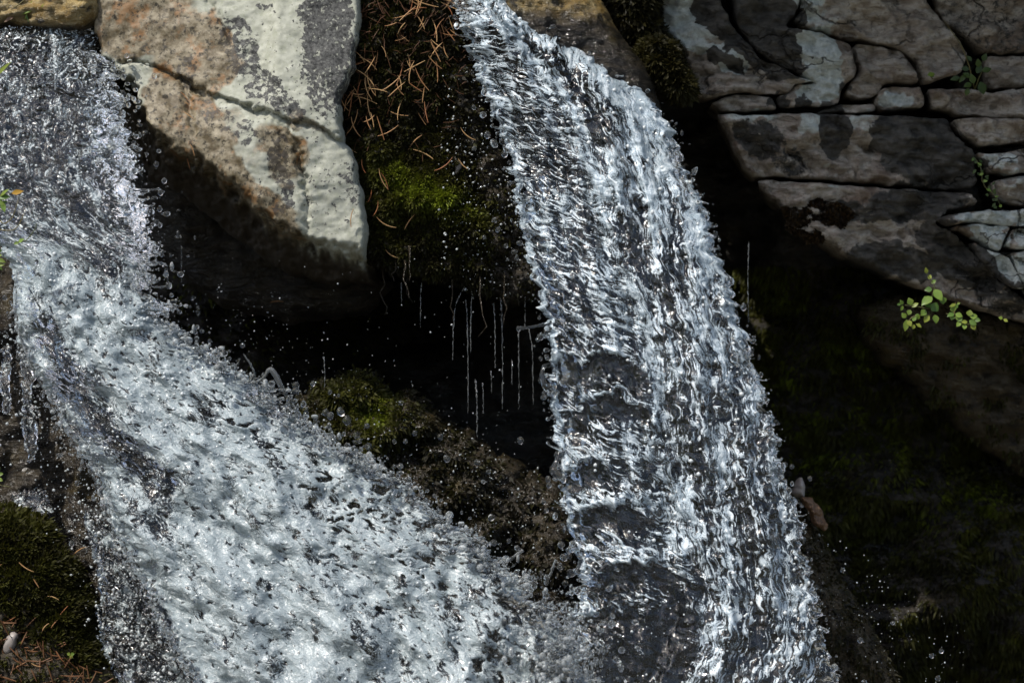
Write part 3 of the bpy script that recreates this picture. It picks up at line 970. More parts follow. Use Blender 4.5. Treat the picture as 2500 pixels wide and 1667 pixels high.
P_lr = rock('boulder', [(2080, 745), (2250, 720), (2400, 765), (2560, 800), (2750, 830), (2750, 1300), (2560, 1200), (2400, 1080), (2250, 960), (2120, 850)],
            0.72, 0.12, 160, M_WET, None, 10, 14, 0.4, (0, .6), lambda px, py: 0.05 * fbm(px / 90, py / 40 - px / 120, 3, 5), {'wet': 0.35, 'algae': lambda px, py: 0.10 + 0.14 * np.clip(fbm(px / 60, py / 40, 3, 3), 0, 1)}, 31.0, 2.0)
moss('moss', P_lr, 2500, M_MOSS, P_lr.o, (0.008, 0.02), 0.003, lambda px, py: np.clip(fbm(px / 90, py / 60, 7, 3), 0, 1), lambda px, py: np.full(px.shape, 0.1), 0.6, 32)
tag(P_lr.o, 'dim brown boulder under the leafy seedling at the edge of the shaded hollow', 'boulder')

# brown wet boulder behind the top of the right fall
P_R1 = rock('boulder', [(1150, -260), (1400, -260), (1450, -40), (1500, 60), (1580, 170), (1625, 300), (1560, 340), (1400, 240), (1250, 100), (1190, 0)],
            0.10, 0.13, 70, M_WET, None, 6, 6, 1.3, (0.25, -0.35), lambda px, py: 0.008 * fbm((px + py) / 60, (px - py) / 16, 3, 3),
            {'wet': lambda px, py: 0.6 + 0.55 * sstep(20, 80, py - 0.1 * (px - 1400)),
             'algae': lambda px, py: np.clip(0.8 + 0.4 * fbm((px + py) / 70, (px - py) / 20, 2, 3), 0, 1) * sstep(25, -25, py - 48 - 0.10 * (px - 1380) + 14 * fbm(px / 30, py / 30, 5, 3)) * 0.8}, 9.0)
tag(P_R1.o, 'smooth olive brown boulder with a dark water film behind the top of the right cascade', 'boulder')

# moss clumps beside the wall
def moss_clump(poly, y, th, n, mat, label, tint, seed, ln=(0.012, 0.03)):
    e = empty('moss_clump', W(sum(p[0] for p in poly) / len(poly), max(p[1] for p in poly), y), label, 'moss')
    P = rock('cushion', poly, y, th, 40, M_WET, e, 8, 8, 0.3, (0, 0), lambda px, py: 0.03 * fbm(px / 30, py / 30, seed, 3), {'wet': 0.1, 'algae': 0.03}, seed)
    moss('moss', P, n, mat, e, ln, 0.005, None, lambda px, py: np.full(px.shape, tint), 0.2, int(seed), 0.8)
    return P


moss_clump([(1450, -260), (1620, -260), (1612, -20), (1600, 40), (1630, 80), (1570, 110), (1530, 90), (1490, 20)], 0.28, 0.10, 7000, M_MOSS_DARK, 'dark moss clump at the top edge between wet boulder and rock wall', 0.05, 41)
moss_clump([(1560, 100), (1600, 85), (1650, 115), (1668, 160), (1695, 215), (1680, 250), (1620, 235), (1580, 200), (1545, 150)], 0.24, 0.10, 7000, M_MOSS_DARK, 'olive moss tuft with bright tips hanging at the left end of the rock wall', 0.22, 42)
moss_clump([(1905, 500), (1950, 485), (2040, 490), (2085, 520), (2060, 560), (1990, 590), (1930, 570)], 0.30, 0.03, 2600, M_MOSS_ORANGE, 'rusty orange moss patch under the shaded slab of the rock wall', 0.0, 43, (0.008, 0.016))
moss_clump([(245, 100), (330, 98), (400, 108), (432, 150), (425, 200), (370, 225), (290, 190), (262, 150)], 0.09, 0.05, 4200, M_MOSS, 'dark green moss tuft under the rim of the pale boulder beside the left cascade', -0.1, 44, (0.02, 0.05))

# mossy rock and small stones beside the lower right fall
foot = empty('mossy_rock', W(2010, 1660, 0.2), 'dark sloping rock half hidden behind the foot of the right cascade', 'mossy rock')
P_R2 = rock('rock_body', [(1860, 1180), (1960, 1212), (2000, 1290), (2050, 1400), (2120, 1500), (2230, 1720), (2300, 1900), (1900, 1900), (1880, 1500)],
            0.15, 0.12, 60, M_WET, foot, 8, 8, 0.4, (0.3, -0.1), lambda px, py: 0.02 * fbm(px / 30, py / 60, 3, 4), {'wet': 0.8, 'algae': 0.12}, 45.0)
moss('moss', P_R2, 3500, M_MOSS_DARK, foot, (0.008, 0.02), 0.004, None, lambda px, py: np.full(px.shape, 0.1), 0.5, 46)
P_s1 = rock('stone', [(1953, 1212), (1985, 1214), (2002, 1240), (2014, 1268), (2028, 1284), (2016, 1298), (1994, 1286), (1974, 1252)], 0.02, 0.03, 10, M_BROWN, None, 2.5, 6, 0.06, (0.5, 0), lambda px, py: 0.012 * fbm(px / 14, py / 14, 3, 4), None, 47.0)
tag(P_s1.o, 'small rough tan stone lying beside the right cascade, orange at its lower tip', 'stone')
P_s2 = rock('stone', [(1932, 1204), (1944, 1176), (1958, 1162), (1966, 1186), (1964, 1216), (1940, 1212)], 0.03, 0.025, 12, M_PEBBLE, None, 3, 2, 0.05, (0, 0), None, None, 48.0)
tag(P_s2.o, 'small pointed grey stone standing just above the tan stone', 'stone')

# faint moss on the shaded cliff
wm = moss('wall_moss', Pc, 60000, M_MOSS, None, (0.010, 0.026), 0.0035,
          lambda px, py: np.where((px > 1780) & (px < 2650) & (py > 640) & (py < 1750), 1.0, 0) * (0.15 + np.clip(fbm(px / 130, py / 130, 12, 3) + 0.25, 0, 1)) + np.where((px > 300) & (px < 1000) & (py > 400) & (py < 900), 0.06, 0),
          lambda px, py: 0.35 - 0.25 * sstep(1250, 1400, py) + 0.3 * fbm(px / 90, py / 90, 4, 2), 0.7, 49)
wm['label'] = 'dim trailing moss on the shaded hollow wall'

# ---------------------------------------------------------------- water
def sheet(name, pairs, ycen, nu, nv, fn, thick, mat, parent=None, bulge=0.1, rag=(8, 12), rf=28.0, seed=0.0, big=0.0):
    Lp = catmull([p[0] for p in pairs], nv)
    Rp = catmull([p[1] for p in pairs], nv)
    yc = np.interp(np.linspace(0, 1, nv), np.linspace(0, 1, len(ycen)), ycen)
    fv = np.concatenate([[0], np.cumsum(np.hypot(*np.diff((Lp + Rp) / 2, axis=0).T))])
    width = np.hypot(*(Rp - Lp).T)
    wm_ = width.mean()
    dirv = (Rp - Lp) / width[:, None]

    def scallop(s):
        return ridged(fv / (rf * 2.2), s, 0, 2) * 0.55 + noise(fv / rf, s + 3) * 0.8 + noise(fv / (rf * 0.35), s + 7) * 0.45
    lobe = np.clip(np.linspace(0, 1, nv) * 2.2 - 0.5, 0, 1) * big * np.clip(fbm(fv / 75, seed + 31, 0, 3) + 0.15, -0.4, 1.2)
    offL = rag[0] * scallop(seed + 1.5)
    offR = rag[1] * scallop(seed + 11.5) + lobe

    u = np.linspace(0, 1, nu)
    u = 0.5 - 0.5 * np.cos(math.pi * u) * 0.5 + (u - 0.5) * 0.5          # finer towards the edges
    u = (u - u[0]) / (u[-1] - u[0])
    nb = max(8, nu // 4)
    ub = np.linspace(1, 0, nb + 2)[1:-1]
    U = np.concatenate([u, ub])[None, :].repeat(nv, 0)
    front = (np.arange(U.shape[1]) < nu)[None, :].repeat(nv, 0)
    Vv = np.linspace(0, 1, nv)[:, None].repeat(U.shape[1], 1)
    FV = fv[:, None].repeat(U.shape[1], 1)
    FU = U * width[:, None]
    X = Lp[:, 0:1] + (Rp - Lp)[:, 0:1] * U
    Y = Lp[:, 1:2] + (Rp - Lp)[:, 1:2] * U
    edge = 1 - np.abs(2 * U - 1) ** 3
    push = offR[:, None] * np.exp(-(width[:, None] - FU) / 38) - offL[:, None] * np.exp(-FU / 38)
    X = X + dirv[:, 0:1] * push
    Y = Y + dirv[:, 1:2] * push
    d, wx, wy, fo, gr, TV = fn(U, Vv, FU, FV, X, Y)
    ed = np.clip(np.minimum(U, 1 - U) * width[:, None] / 14, 0, 1) ** 0.5
    yy = yc[:, None] - bulge * edge * 0.5 - d * ed
    yb = yc[:, None] + (thick * edge) + 0.25 * bulge * edge + 0.012 * fbm(FU / 40, FV / 60, seed + 20, 2) * ed
    yy = np.where(front, yy, yb)
    X = X + wx * ed
    Y = Y + wy * ed
    s = (CAM_D + yc[:, None]) / CAM_D
    V = np.stack([(X - 1250) / 1000 * s, yy, (833.5 - Y) / 1000 * s], -1)
    K = U.shape[1]
    idx = np.arange(nv * K).reshape(nv, K)
    nx_ = np.roll(idx, -1, 1)
    F = np.stack([idx[:-1], idx[1:], nx_[1:], nx_[:-1]], -1).reshape(-1, 4)
    at = {'foam_glint': np.where(front, fo, -0.5).ravel(), 'flow': np.stack([FU / 100, TV / 100, np.where(front, 0, 4.0)], -1).reshape(-1, 3), 'grain': gr.ravel()}
    o = mesh_obj(name, V.reshape(-1, 3), F, mat, parent, at)
    o['edge_l'] = 0
    del o['edge_l']
    return o, (Lp - dirv * offL[:, None], Rp + dirv * offR[:, None], yc, V, nu)


# --- right cascade
R_pairs = [((1095, -120), (1190, -120)), ((1106, -50), (1215, -50)), ((1122, 20), (1265, 30)), ((1146, 110), (1400, 112)), ((1182, 215), (1595, 255)), ((1232, 330), (1662, 400)), ((1262, 450), (1716, 530)), ((1281, 570), (1764, 670)),
           ((1315, 700), (1812, 810)), ((1345, 820), (1850, 930)), ((1352, 950), (1885, 1050)), ((1362, 1080), (1915, 1170)), ((1380, 1220), (1950, 1290)), ((1405, 1350), (1975, 1420)), ((1418, 1450), (2005, 1550)),
           ((1390, 1570), (2040, 1680)), ((1340, 1720), (2075, 1800))]
humps = [860, 960, 1110, 1225, 1365, 1470, 1560]


def right_fn(U, Vv, FU, FV, X, Y):
    wob = 10 * fbm(FU / 70, FV / 70, 2, 3)
    tv = FV + 170 * (U - 0.35) ** 2 + wob
    tu = FU + 12 * fbm(FU / 60, FV / 110, 6, 3)
    ridge = fbm(tu / 80, FV / 420, 1.0, 3) * 0.026 + ridged(tu / 95 + 0.3 * noise(FV / 140, 4.0), FV / 520, 11.0, 2) * 0.012 - 0.018 * np.exp(-((U - 0.45 - 0.05 * np.sin(FV / 160)) / 0.05) ** 2)
    wave = (ridged(tu / 90, tv / 34, 3.0, 2) * 0.0042)
    turb = fbm(tu / 34, FV / 60, 7.0, 2) * 0.0075
    fine = ridged(tu / 17, FV / 34, 5.0, 2) * 0.0013
    d = ridge + wave + turb + fine
    crest = np.zeros(U.shape)
    gap = np.zeros(U.shape)
    for k, hy in enumerate(humps):
        cx = 0.16 + 0.07 * math.sin(k * 2.1)
        w = 0.19 + 0.06 * math.cos(k * 1.7)
        arc = hy + (34 + 22 * math.sin(k * 3.3)) * ((U - cx) / w) ** 2 + 30 * fbm(FU / 60, FV / 60, k, 3) - 90 * (U - cx)
        m = sstep(1.35, 0.35, np.abs(U - cx) / w + 0.25 * fbm(FU / 40, FV / 40, k + 5, 3))
        dy = (Y - arc)
        crest = np.maximum(crest, m * np.exp(-(dy / 10) ** 2))
        gap = np.maximum(gap, m * sstep(6, 34, dy) * sstep(90 + 25 * math.sin(k * 4.4), 45, dy))
        d = d + m * 0.022 * np.exp(-(dy / 22) ** 2) * np.where(dy < 0, 1, 0.8)
    d = d * (1 - 0.55 * gap)
    foam_glint = 0.455 + 0.20 * fbm(FU / 60, FV / 260, 9, 3) + 0.16 * sstep(0.62, 0.85, U) * sstep(0.9, 0.2, Vv) + 0.10 * sstep(0.38, 0.02, Vv)
    foam_glint = foam_glint + 0.13 * (ridged(tu / 95 + 0.3 * noise(FV / 140, 4.0), FV / 520, 11.0, 2) - 0.35)
    foam_glint = foam_glint + 0.15 * crest * (1 + fbm(FU / 30, FV / 30, 35, 2)) - 0.48 * gap * (1 + 0.9 * fbm(FU / 30, FV / 45, 33, 3)) + 0.10 * (wave / 0.0042 - 0.3) + 0.12 * np.exp(-((U - 0.45) / 0.08) ** 2)
    big = 0.6 * np.exp(-((X - 1520) / 60) ** 2 - ((Y - 1590) / 60) ** 2) + np.exp(-((X - 1470) / 70) ** 2 - ((Y - 1420) / 40) ** 2) * 0.8 + np.exp(-((X - 1640) / 55) ** 2 - ((Y - 1570) / 90) ** 2)
    foam_glint = foam_glint - 0.5 * big
    foam_glint = np.where(U < 0.035, foam_glint + 0.25, foam_glint)
    ew = 0.45 + 0.9 * np.exp(-np.minimum(U, 1 - U) / 0.04)
    wx = 7 * fbm(FU / 28, FV / 34, 13, 2) * ew
    wy = 8 * fbm(FU / 28, FV / 34, 14, 2) * ew
    grain = np.clip(sstep(0.62, 0.30, U + 0.15 * fbm(FU / 60, FV / 60, 71, 2)) + 0.35 * crest, 0, 1)
    return d, wx, wy, np.clip(foam_glint, -0.4, 1.2), grain, FV + 150 * (U - 0.30) ** 2 - 0.25 * FU


fallR = empty('waterfall', W(1700, 1667, -0.3), 'clear glassy cascade beside the rock wall, narrow at its top, dark between white ripples', 'waterfall')
oR, eR = sheet('water_body', R_pairs, [0.10, 0.02, -0.04, -0.10, -0.16, -0.20, -0.23, -0.26, -0.30], 210, 700, right_fn, 0.05, M_WATER_R, fallR, 0.14, (17, 19), 22, 1.0)

# --- left cascade
L_pairs = [((-160, 84), (226, 66)), ((-160, 140), (254, 145)), ((-160, 220), (284, 235)), ((-160, 330), (300, 330)), ((-150, 430), (312, 430)), ((-90, 530), (352, 560)), ((20, 620), (346, 660)), ((38, 740), (400, 785)), ((62, 860), (560, 900)),
           ((130, 970), (690, 1000)), ((170, 1060), (780, 1070)), ((230, 1150), (905, 1140)), ((285, 1290), (1060, 1268)), ((350, 1410), (1190, 1360)), ((415, 1540), (1300, 1470)), ((480, 1680), (1400, 1640)), ((520, 1800), (1430, 1800))]


def left_fn(U, Vv, FU, FV, X, Y):
    up = sstep(0.47, 0.25, Vv + 0.10 * (U - 0.5) + 0.10 * fbm(FU / 80, FV / 90, 3, 4)) * sstep(-0.1, 0.35, U + 0.9 - 2.6 * Vv)
    tu = FU + 14 * fbm(FU / 50, FV / 60, 2, 3)
    tv = FV + 14 * fbm(FU / 50, FV / 60, 6, 3)
    glassy = ridged(tu / 52, tv / 36, 3, 2) * 0.008 + fbm(tu / 26, tv / 26, 5, 2) * 0.0065
    lump = fbm(FU / 120, (FV + 0.35 * FU) / 200, 9, 3) * 0.040 + np.maximum(0, fbm(FU / 60, FV / 90, 21, 2)) * 0.022 + fbm(tu / 42, tv / 55, 11, 2) * 0.0024 + ridged(tu / 17, tv / 19, 13, 2) * 0.0005
    pit = sstep(0.30, 0.62, noise(tu / 14, tv / 14, 31))
    d = glassy * up + lump * (1 - up) - 0.003 * pit * (1 - up)
    foam_glint = 0.53 * up + 0.90 * (1 - up) + 0.12 * fbm(FU / 90, FV / 90, 15, 3)
    # dark lumpy band inside the left edge and dark holes towards the right edge
    band = np.exp(-((U - 0.16 - 0.03 * np.sin(Vv * 30)) / 0.085) ** 2) * sstep(0.40, 0.47, Vv) * sstep(0.78, 0.66, Vv)
    foam_glint = foam_glint - (0.55 + 0.55 * noise(FU / 40, FV / 55, 19)) * band
    foam_glint = foam_glint - 0.30 * sstep(0.86, 1.0, U) * (0.6 + noise(FU / 30, FV / 40, 23)) * (1 - up)
    holes = sstep(0.30, 0.50, fbm(tu / 34, tv / 30, 37, 3)) * sstep(0.40, 0.8, U) * sstep(0.45, 0.6, Vv) * sstep(-0.2, 0.3, noise(FU / 120, FV / 120, 61))
    foam_glint = foam_glint - 0.80 * holes - 0.22 * sstep(0.1, 0.5, fbm(FU / 70, FV / 110, 77, 3)) * (1 - up) - 0.45 * pit * (1 - up)
    jet = sstep(0.60, 0.78, U) * sstep(0.22, 0.30, Vv) * sstep(0.44, 0.38, Vv)
    foam_glint = foam_glint - 0.40 * jet * (0.5 + noise(FU / 24, FV / 60, 29))
    low = sstep(1230, 1330, X) * sstep(1350, 1450, Y)
    foam_glint = foam_glint - 0.06 * low
    d = d - 0.02 * holes
    ew = 0.25 + np.exp(-np.minimum(U, 1 - U) / 0.05)
    wx = 9 * fbm(FU / 26, FV / 26, 41, 2) * ew
    wy = 9 * fbm(FU / 26, FV / 26, 42, 2) * ew
    # clear flecks all over the foam
    foam_glint = foam_glint - (0.15 + 0.30 * sstep(0.3, 0.9, U)) * sstep(0.32, 0.60, noise(tu / 11, tv / 15, 51)) * (1 - up)
    foam_glint = foam_glint + 0.16 * fbm(FU / 38, FV / 60, 53, 3) * (1 - up)
    return d, wx, wy, np.clip(foam_glint, -0.3, 1.3), np.full(U.shape, 0.5), FV


fallL = empty('waterfall', W(800, 1667, -0.5), 'broad white foaming cascade slanting down across the left half, spray along its upper edge', 'waterfall')
oL, eL = sheet('water_body', L_pairs, [0.06, -0.06, -0.14, -0.20, -0.26, -0.30, -0.36, -0.42, -0.50, -0.56], 330, 720, left_fn, 0.07, M_WATER_L, fallL, 0.16, (15, 30), 26, 5.0, 46.0)


# --- foamy side stream along the mossy shoulder
def side_fn(U, Vv, FU, FV, X, Y):
    d = fbm(FU / 22, FV / 26, 3, 4) * 0.014
    foam_glint = 0.52 + 0.5 * fbm(FU / 45, FV / 55, 5, 4)
    return d, 6 * fbm(FU / 20, FV / 20, 7, 2), 6 * fbm(FU / 20, FV / 20, 8, 2), np.clip(foam_glint, -0.2, 1.1), np.full(U.shape, 0.5), FV


oS, eS = sheet('side_stream', [((205, 1230), (290, 1260)), ((225, 1330), (340, 1360)), ((245, 1450), (380, 1480)), ((250, 1560), (440, 1580)), ((300, 1690), (500, 1680)), ((330, 1800), (560, 1800))],
               [-0.02, -0.10, -0.16, -0.22], 70, 220, side_fn, 0.03, M_WATER_L, fallL, 0.05, (12, 8), 24, 9.0)

# ---------------------------------------------------------------- drops, spray, strands
rs = np.random.RandomState(21)


def beads(name, P, R, mat, parent=None, sub=1, elong=0.35, seed=0):
    """a cloud of small drops as one mesh"""
    v, f = ico(sub)
    r_ = np.random.RandomState(seed)
    n = len(P)
    sc = np.repeat(np.asarray(R)[:, None], 3, 1) * (1 + elong * r_.uniform(-1, 1, (n, 3)))
    V = (v[None] * sc[:, None, :] + np.asarray(P)[:, None, :]).reshape(-1, 3)
    F = (f[None] + (np.arange(n) * len(v))[:, None, None]).reshape(-1, 3)
    o = mesh_obj(name, V, F, mat, parent)
    o['kind'] = 'stuff'
    return o


def edge_points(edge, side, n, spread, inward, v0, v1, yoff, seed):
    Lp, Rp, yc, V, nu = edge
    r_ = np.random.RandomState(seed)
    i = r_.randint(int(v0 * len(yc)), int(v1 * len(yc)) - 1, n)
    p = (Lp if side == 0 else Rp)[i]
    q = (Rp if side == 0 else Lp)[i]
    dv = (p - q) / np.hypot(*(p - q).T)[:, None]
    clump = 0.5 + 0.8 * np.clip(noise(i / 9.0, seed) + 0.3, 0, 2)
    off = np.where(r_.rand(n) < 0.45, -r_.rand(n) * inward, np.abs(r_.normal(size=n)) ** 1.4 * spread * clump)
    xy = p + dv * off[:, None] + r_.normal(size=(n, 2)) * 4
    y = yc[i] + r_.normal(size=n) * 0.03 + yoff
    s_ = (CAM_D + y) / CAM_D
    return np.stack([(xy[:, 0] - 1250) / 1000 * s_, y, (833.5 - xy[:, 1]) / 1000 * s_], 1)


def surf_points(edge, n, seed, wfn):
    Lp, Rp, yc, V, nu = edge
    r_ = np.random.RandomState(seed)
    i = r_.randint(0, V.shape[0], n * 4)
    j = r_.randint(0, nu, n * 4)
    k = r_.rand(n * 4) < wfn(i / V.shape[0], j / nu)
    return V[i[k], j[k]][:n]


def sizes(n, lo, hi, p, seed):
    return lo + (hi - lo) * np.random.RandomState(seed).rand(n) ** p


P = edge_points(eR, 0, 420, 12, 16, 0.05, 0.98, -0.02, 31)
beads('edge_beads', P, sizes(420, .0014, .0080, 2.8, 1), M_DROP, fallR, 2, .35, 1)
P = edge_points(eR, 1, 420, 12, 20, 0.12, 0.98, -0.02, 32)
beads('edge_beads', P, sizes(420, .0014, .0080, 2.8, 2), M_DROP, fallR, 2, .35, 2)
P = edge_points(eL, 1, 1500, 44, 60, 0.05, 0.98, -0.05, 33)
beads('edge_beads', P, sizes(1500, .0012, .0080, 3.2, 3), M_DROP, fallL, 2, .35, 3)
P = edge_points(eL, 0, 420, 18, 20, 0.42, 0.98, -0.02, 34)
beads('edge_beads', P, sizes(420, .0014, .0080, 2.8, 4), M_DROP, fallL, 2, .35, 4)
P = surf_points(eL, 3600, 35, lambda v, u: 0.35 + 0.6 * u)
beads('foam_bubbles', P, sizes(len(P), .0010, .0042, 3.0, 5), M_BUBBLE, fallL, 1, .3, 5)
P = surf_points(eR, 1100, 36, lambda v, u: 0.3 + 0.7 * u)
beads('foam_bubbles', P, sizes(len(P), .0014, .006, 3.0, 6), M_BUBBLE, fallR, 1, .3, 6)
P = surf_points(eS, 700, 37, lambda v, u: 0.8 + 0 * u)
beads('foam_bubbles', P + rs.normal(size=P.shape) * 0.008, sizes(len(P), .0012, .0055, 2.8, 7), M_BUBBLE, fallL, 1, .3, 7)

P = edge_points(eL, 1, 900, 16, 46, 0.36, 0.98, -0.05, 38)
beads('froth', P, sizes(900, .0016, .0080, 3.0, 13), M_FROTH, fallL, 2, .55, 13)
P = edge_points(eL, 0, 260, 6, 22, 0.45, 0.98, -0.03, 39)
beads('froth', P, sizes(260, .0016, .0065, 3.0, 14), M_FROTH, fallL, 2, .55, 14)
n = 700
px = rs.normal(1345, 75, n)
py = 1667 - np.abs(rs.normal(size=n)) * 110 - np.abs(px - 1345) * 0.1
P = np.array([W(a, b, c) for a, b, c in zip(px, py, rs.uniform(-0.62, -0.35, n))])
beads('splash_drops', P, sizes(n, .0012, .0095, 2.8, 15), M_DROP, fallR, 2, .5, 15)
n = 520
px = rs.normal(1330, 60, n)
py = 1680 - np.abs(rs.normal(size=n)) * 90
P = np.array([W(a, b, c) for a, b, c in zip(px, py, rs.uniform(-0.64, -0.4, n))])
beads('froth', P, sizes(n, .0015, .0090, 2.6, 16), M_FROTH, fallR, 2, .55, 16)
# fine spray hanging in the dark gaps
n = 1700
px = rs.uniform(330, 1330, n)
py = 620 + rs.rand(n) ** 0.8 * 800
lim = np.interp(px, [330, 400, 560, 700, 780, 900, 1060, 1190, 1330], [600, 760, 880, 980, 1060, 1130, 1260, 1350, 1450])
k = (py < lim + 10) & (rs.rand(n) < 0.25 + 0.75 * sstep(420, 40, lim - py))
y = rs.uniform(-0.35, 0.25, n)
q = np.array([W(a, b, c) for a, b, c in zip(px[k], py[k], y[k])])
spray1 = beads('spray', q, sizes(len(q), .0007, .0026, 3.2, 8), M_SPRAY, None, 1, .25, 8)
spray1['label'] = 'fine white spray hanging over the dark hollow between the cascades'
n = 300
px = rs.uniform(1960, 2360, n)
py = 1300 + rs.rand(n) * 420
k = (py - 1300) > (px - 1960) * 0.75 - 60
q = np.array([W(a, b, c) for a, b, c in zip(px[k], py[k], rs.uniform(-0.3, 0.15, n)[k])])
spray2 = beads('spray', q, sizes(len(q), .0007, .0026, 3.2, 9), M_SPRAY, None, 1, .25, 9)
spray2['label'] = 'spray drops in front of the dark rock at the foot of the right cascade'
n = 900
py = 800 + rs.rand(n) * 870
le = np.interp(py, [800, 1000, 1150, 1290, 1410, 1540, 1700], [45, 120, 210, 275, 320, 330, 420])
px = le - np.abs(rs.normal(size=n)) * np.interp(py, [800, 1100, 1300, 1700], [40, 90, 80, 40]) + 10
q = np.array([W(a, b, c) for a, b, c in zip(px, py, rs.uniform(-0.34, -0.1, n))])
spray3 = beads('spray', q, sizes(len(q), .0009, .0042, 3.2, 10), M_SPRAY, None, 1, .25, 10)
spray3['label'] = 'spray drops along the shaded lower edge of the foaming cascade'

# wet glints: beads of water standing on the dark mossy rock under the spray
cand = np.where((P_M2.px > 900) & (P_M2.px < 1420) & (P_M2.py > 1020) & (P_M2.py < 1500))[0]
ii = rs.choice(cand, 700)
q = P_M2.w[ii] + P_M2.n[ii] * 0.004 + rs.normal(size=(700, 3)) * 0.006
b_ = beads('water_beads', q, sizes(700, .0009, .0036, 2.5, 11), M_SPRAY, low, 1, .3, 11)
cand = np.where((P_M1.px > 1080) & (P_M1.py > 180))[0]
ii = rs.choice(cand, 420)
q = P_M1.w[ii] + P_M1.n[ii] * 0.012 + rs.normal(size=(420, 3)) * 0.006
b_ = beads('water_beads', q, sizes(420, .0009, .0036, 2.5, 12), M_SPRAY, bank, 1, .3, 12)

# single drops that can be picked out
dv, df = ico(3)
protos = []
for k in range(4):
    r_ = np.random.RandomState(60 + k)
    d = dv * (1 + 0.10 * noise(dv[:, 0] * 1.3 + k, dv[:, 1] * 1.3, dv[:, 2] * 1.3))[:, None]
    d = d * np.array([r_.uniform(.8, 1.05), .95, r_.uniform(.9, 1.25)])
    me = bpy.data.meshes.new('water_drop')
    me.from_pydata([tuple(v) for v in d], [], [tuple(int(i) for i in f) for f in df])
    me.polygons.foreach_set('use_smooth', np.ones(len(me.polygons), bool))
    me.materials.append(M_DROP)
    protos.append(me)


ZL = [(540, 'water drop beside the narrow neck of the left cascade, above its first widening'), (785, 'water drop above the splash cords on the upper edge of the left cascade'),
      (1035, 'water drop in front of the green moss mound above the left cascade'), (1180, 'water drop before the dark wet rock right of the moss mound'), (9999, 'water drop in the black notch where the two cascades meet')]
ZR = [(300, 'water drop beside the right cascade near its top, against the dark bank'), (460, 'water drop beside the right cascade at the height of the boulder tip'), (720, 'water drop beside the right cascade next to the green moss ridge'), (9999, 'water drop beside the lower left side of the right cascade')]


def zone(z, v):
    return next(t for k, t in z if v < k)


def drop(x, y_, dep, r, label, group):
    o = bpy.data.objects.new('water_drop', protos[rs.randint(4)])
    o.location = W(x, y_, dep)
    o.scale = (r, r, r)
    o.rotation_euler = (rs.uniform(-.5, .5), rs.uniform(-.6, .6), rs.uniform(0, 6))
    link(o)
    tag(o, label, 'water drop', group)


for x, y_, r in [(421, 742, 11), (438, 762, 6), (484, 763, 6), (492, 807, 6), (412, 697, 9), (592, 843, 6), (568, 891, 6), (722, 941, 9), (764, 937, 6), (795, 1007, 9), (748, 1000, 6), (770, 1030, 7),
                 (896, 1040, 7), (870, 1062, 9), (808, 1075, 12), (900, 1090, 9), (963, 1078, 6), (990, 1077, 6), (1013, 1057, 7), (1075, 1066, 8), (1091, 1119, 9), (1192, 1151, 6), (1165, 1128, 8), (979, 984, 6),
                 (1199, 1263, 9), (1163, 1310, 6), (1242, 1320, 6), (1333, 1246, 6), (1328, 1225, 6), (1271, 1075, 9), (1322, 1400, 7), (1309, 1401, 6), (1370, 1330, 9), (1377, 1360, 10), (1368, 1383, 9), (1380, 1424, 8), (512, 832, 5), (470, 728, 5)]:
    drop(x, y_, rs.uniform(-0.35, -0.1), r / 1000, zone(ZL, x), 'drops above the left cascade')

drop(832, 1005, -0.25, .0105, 'larger upper one of two round drops in front of the green moss mound', None)
drop(847, 1026, -0.25, .0115, 'elongated lower one of two drops in front of the green moss mound', None)
for x, y_, r in [(1157, 263, 6), (1179, 281, 8), (1190, 330, 9), (1206, 351, 11), (1158, 363, 6), (1232, 377, 8), (1189, 245, 6), (1244, 448, 6), (1207, 538, 6), (1216, 560, 7), (1262, 515, 6), (1235, 600, 6), (1182, 580, 6), (1261, 630, 6),
                 (1313, 830, 6), (1305, 845, 4), (1320, 875, 5), (1333, 960, 10), (1320, 930, 7), (1350, 1150, 9), (1338, 1170, 8), (1365, 1100, 8), (1316, 776, 4)]:
    drop(x, y_, rs.uniform(-0.22, -0.05), r / 1000, zone(ZR, y_), 'drops beside the right cascade')
SG = 'clear water drop in front of the dark rock below the tan stone'
for x, y_, r in [(1994, 1432, 6), (2057, 1391, 6), (2010, 1580, 8), (2100, 1562, 7), (2298, 1588, 6), (2290, 1655, 7), (1978, 1168, 6), (2275, 1600, 6), (2180, 1520, 5), (2110, 1665, 7)]:
    drop(x, y_, rs.uniform(-0.3, -0.1), r / 1000, SG, 'drops below the tan stone')
KG = 'clear water drop beside the lower left edge of the foaming cascade'
for x, y_, r in [(94, 1006, 5), (135, 1045, 7), (190, 1096, 6), (188, 1180, 6), (236, 1318, 10), (174, 1327, 7), (205, 1140, 5), (255, 1300, 8), (280, 1345, 8), (262, 1375, 6)]:
    drop(x, y_, rs.uniform(-0.3, -0.15), r / 1000, KG, 'drops below the left cascade')


def strand(name, pts, r0, parent, mat=None, wob=0.25, seed=0, n=24, sides=8, thin=0.0006):
    """a cord of water with swellings, pts in (px, py, y)"""
    c = catmull([(p[0], p[1]) for p in pts], n)
    yy = np.interp(np.linspace(0, 1, n), np.linspace(0, 1, len(pts)), [p[2] for p in pts])
    rr = np.interp(np.linspace(0, 1, n), np.linspace(0, 1, len(r0)), r0)
    n_ = noise
    rr = rr * (1 + wob * n_(np.arange(n) * 0.55, seed + .5))
    en = np.abs(np.linspace(-1, 1, n))
    rr = rr * np.sqrt(np.clip(1 - en ** 14, 0.02, 1))
    w_ = [W(a[0] + 2 * float(noise(i * .4, seed + 4.2)), a[1], b) for i, (a, b) in enumerate(zip(c, yy))]
    V, F = tube(w_, [max(thin, q / 1000) for q in rr], sides)
    return mesh_obj(name, [tuple(v) for v in V], F, mat or M_STRAND, parent)


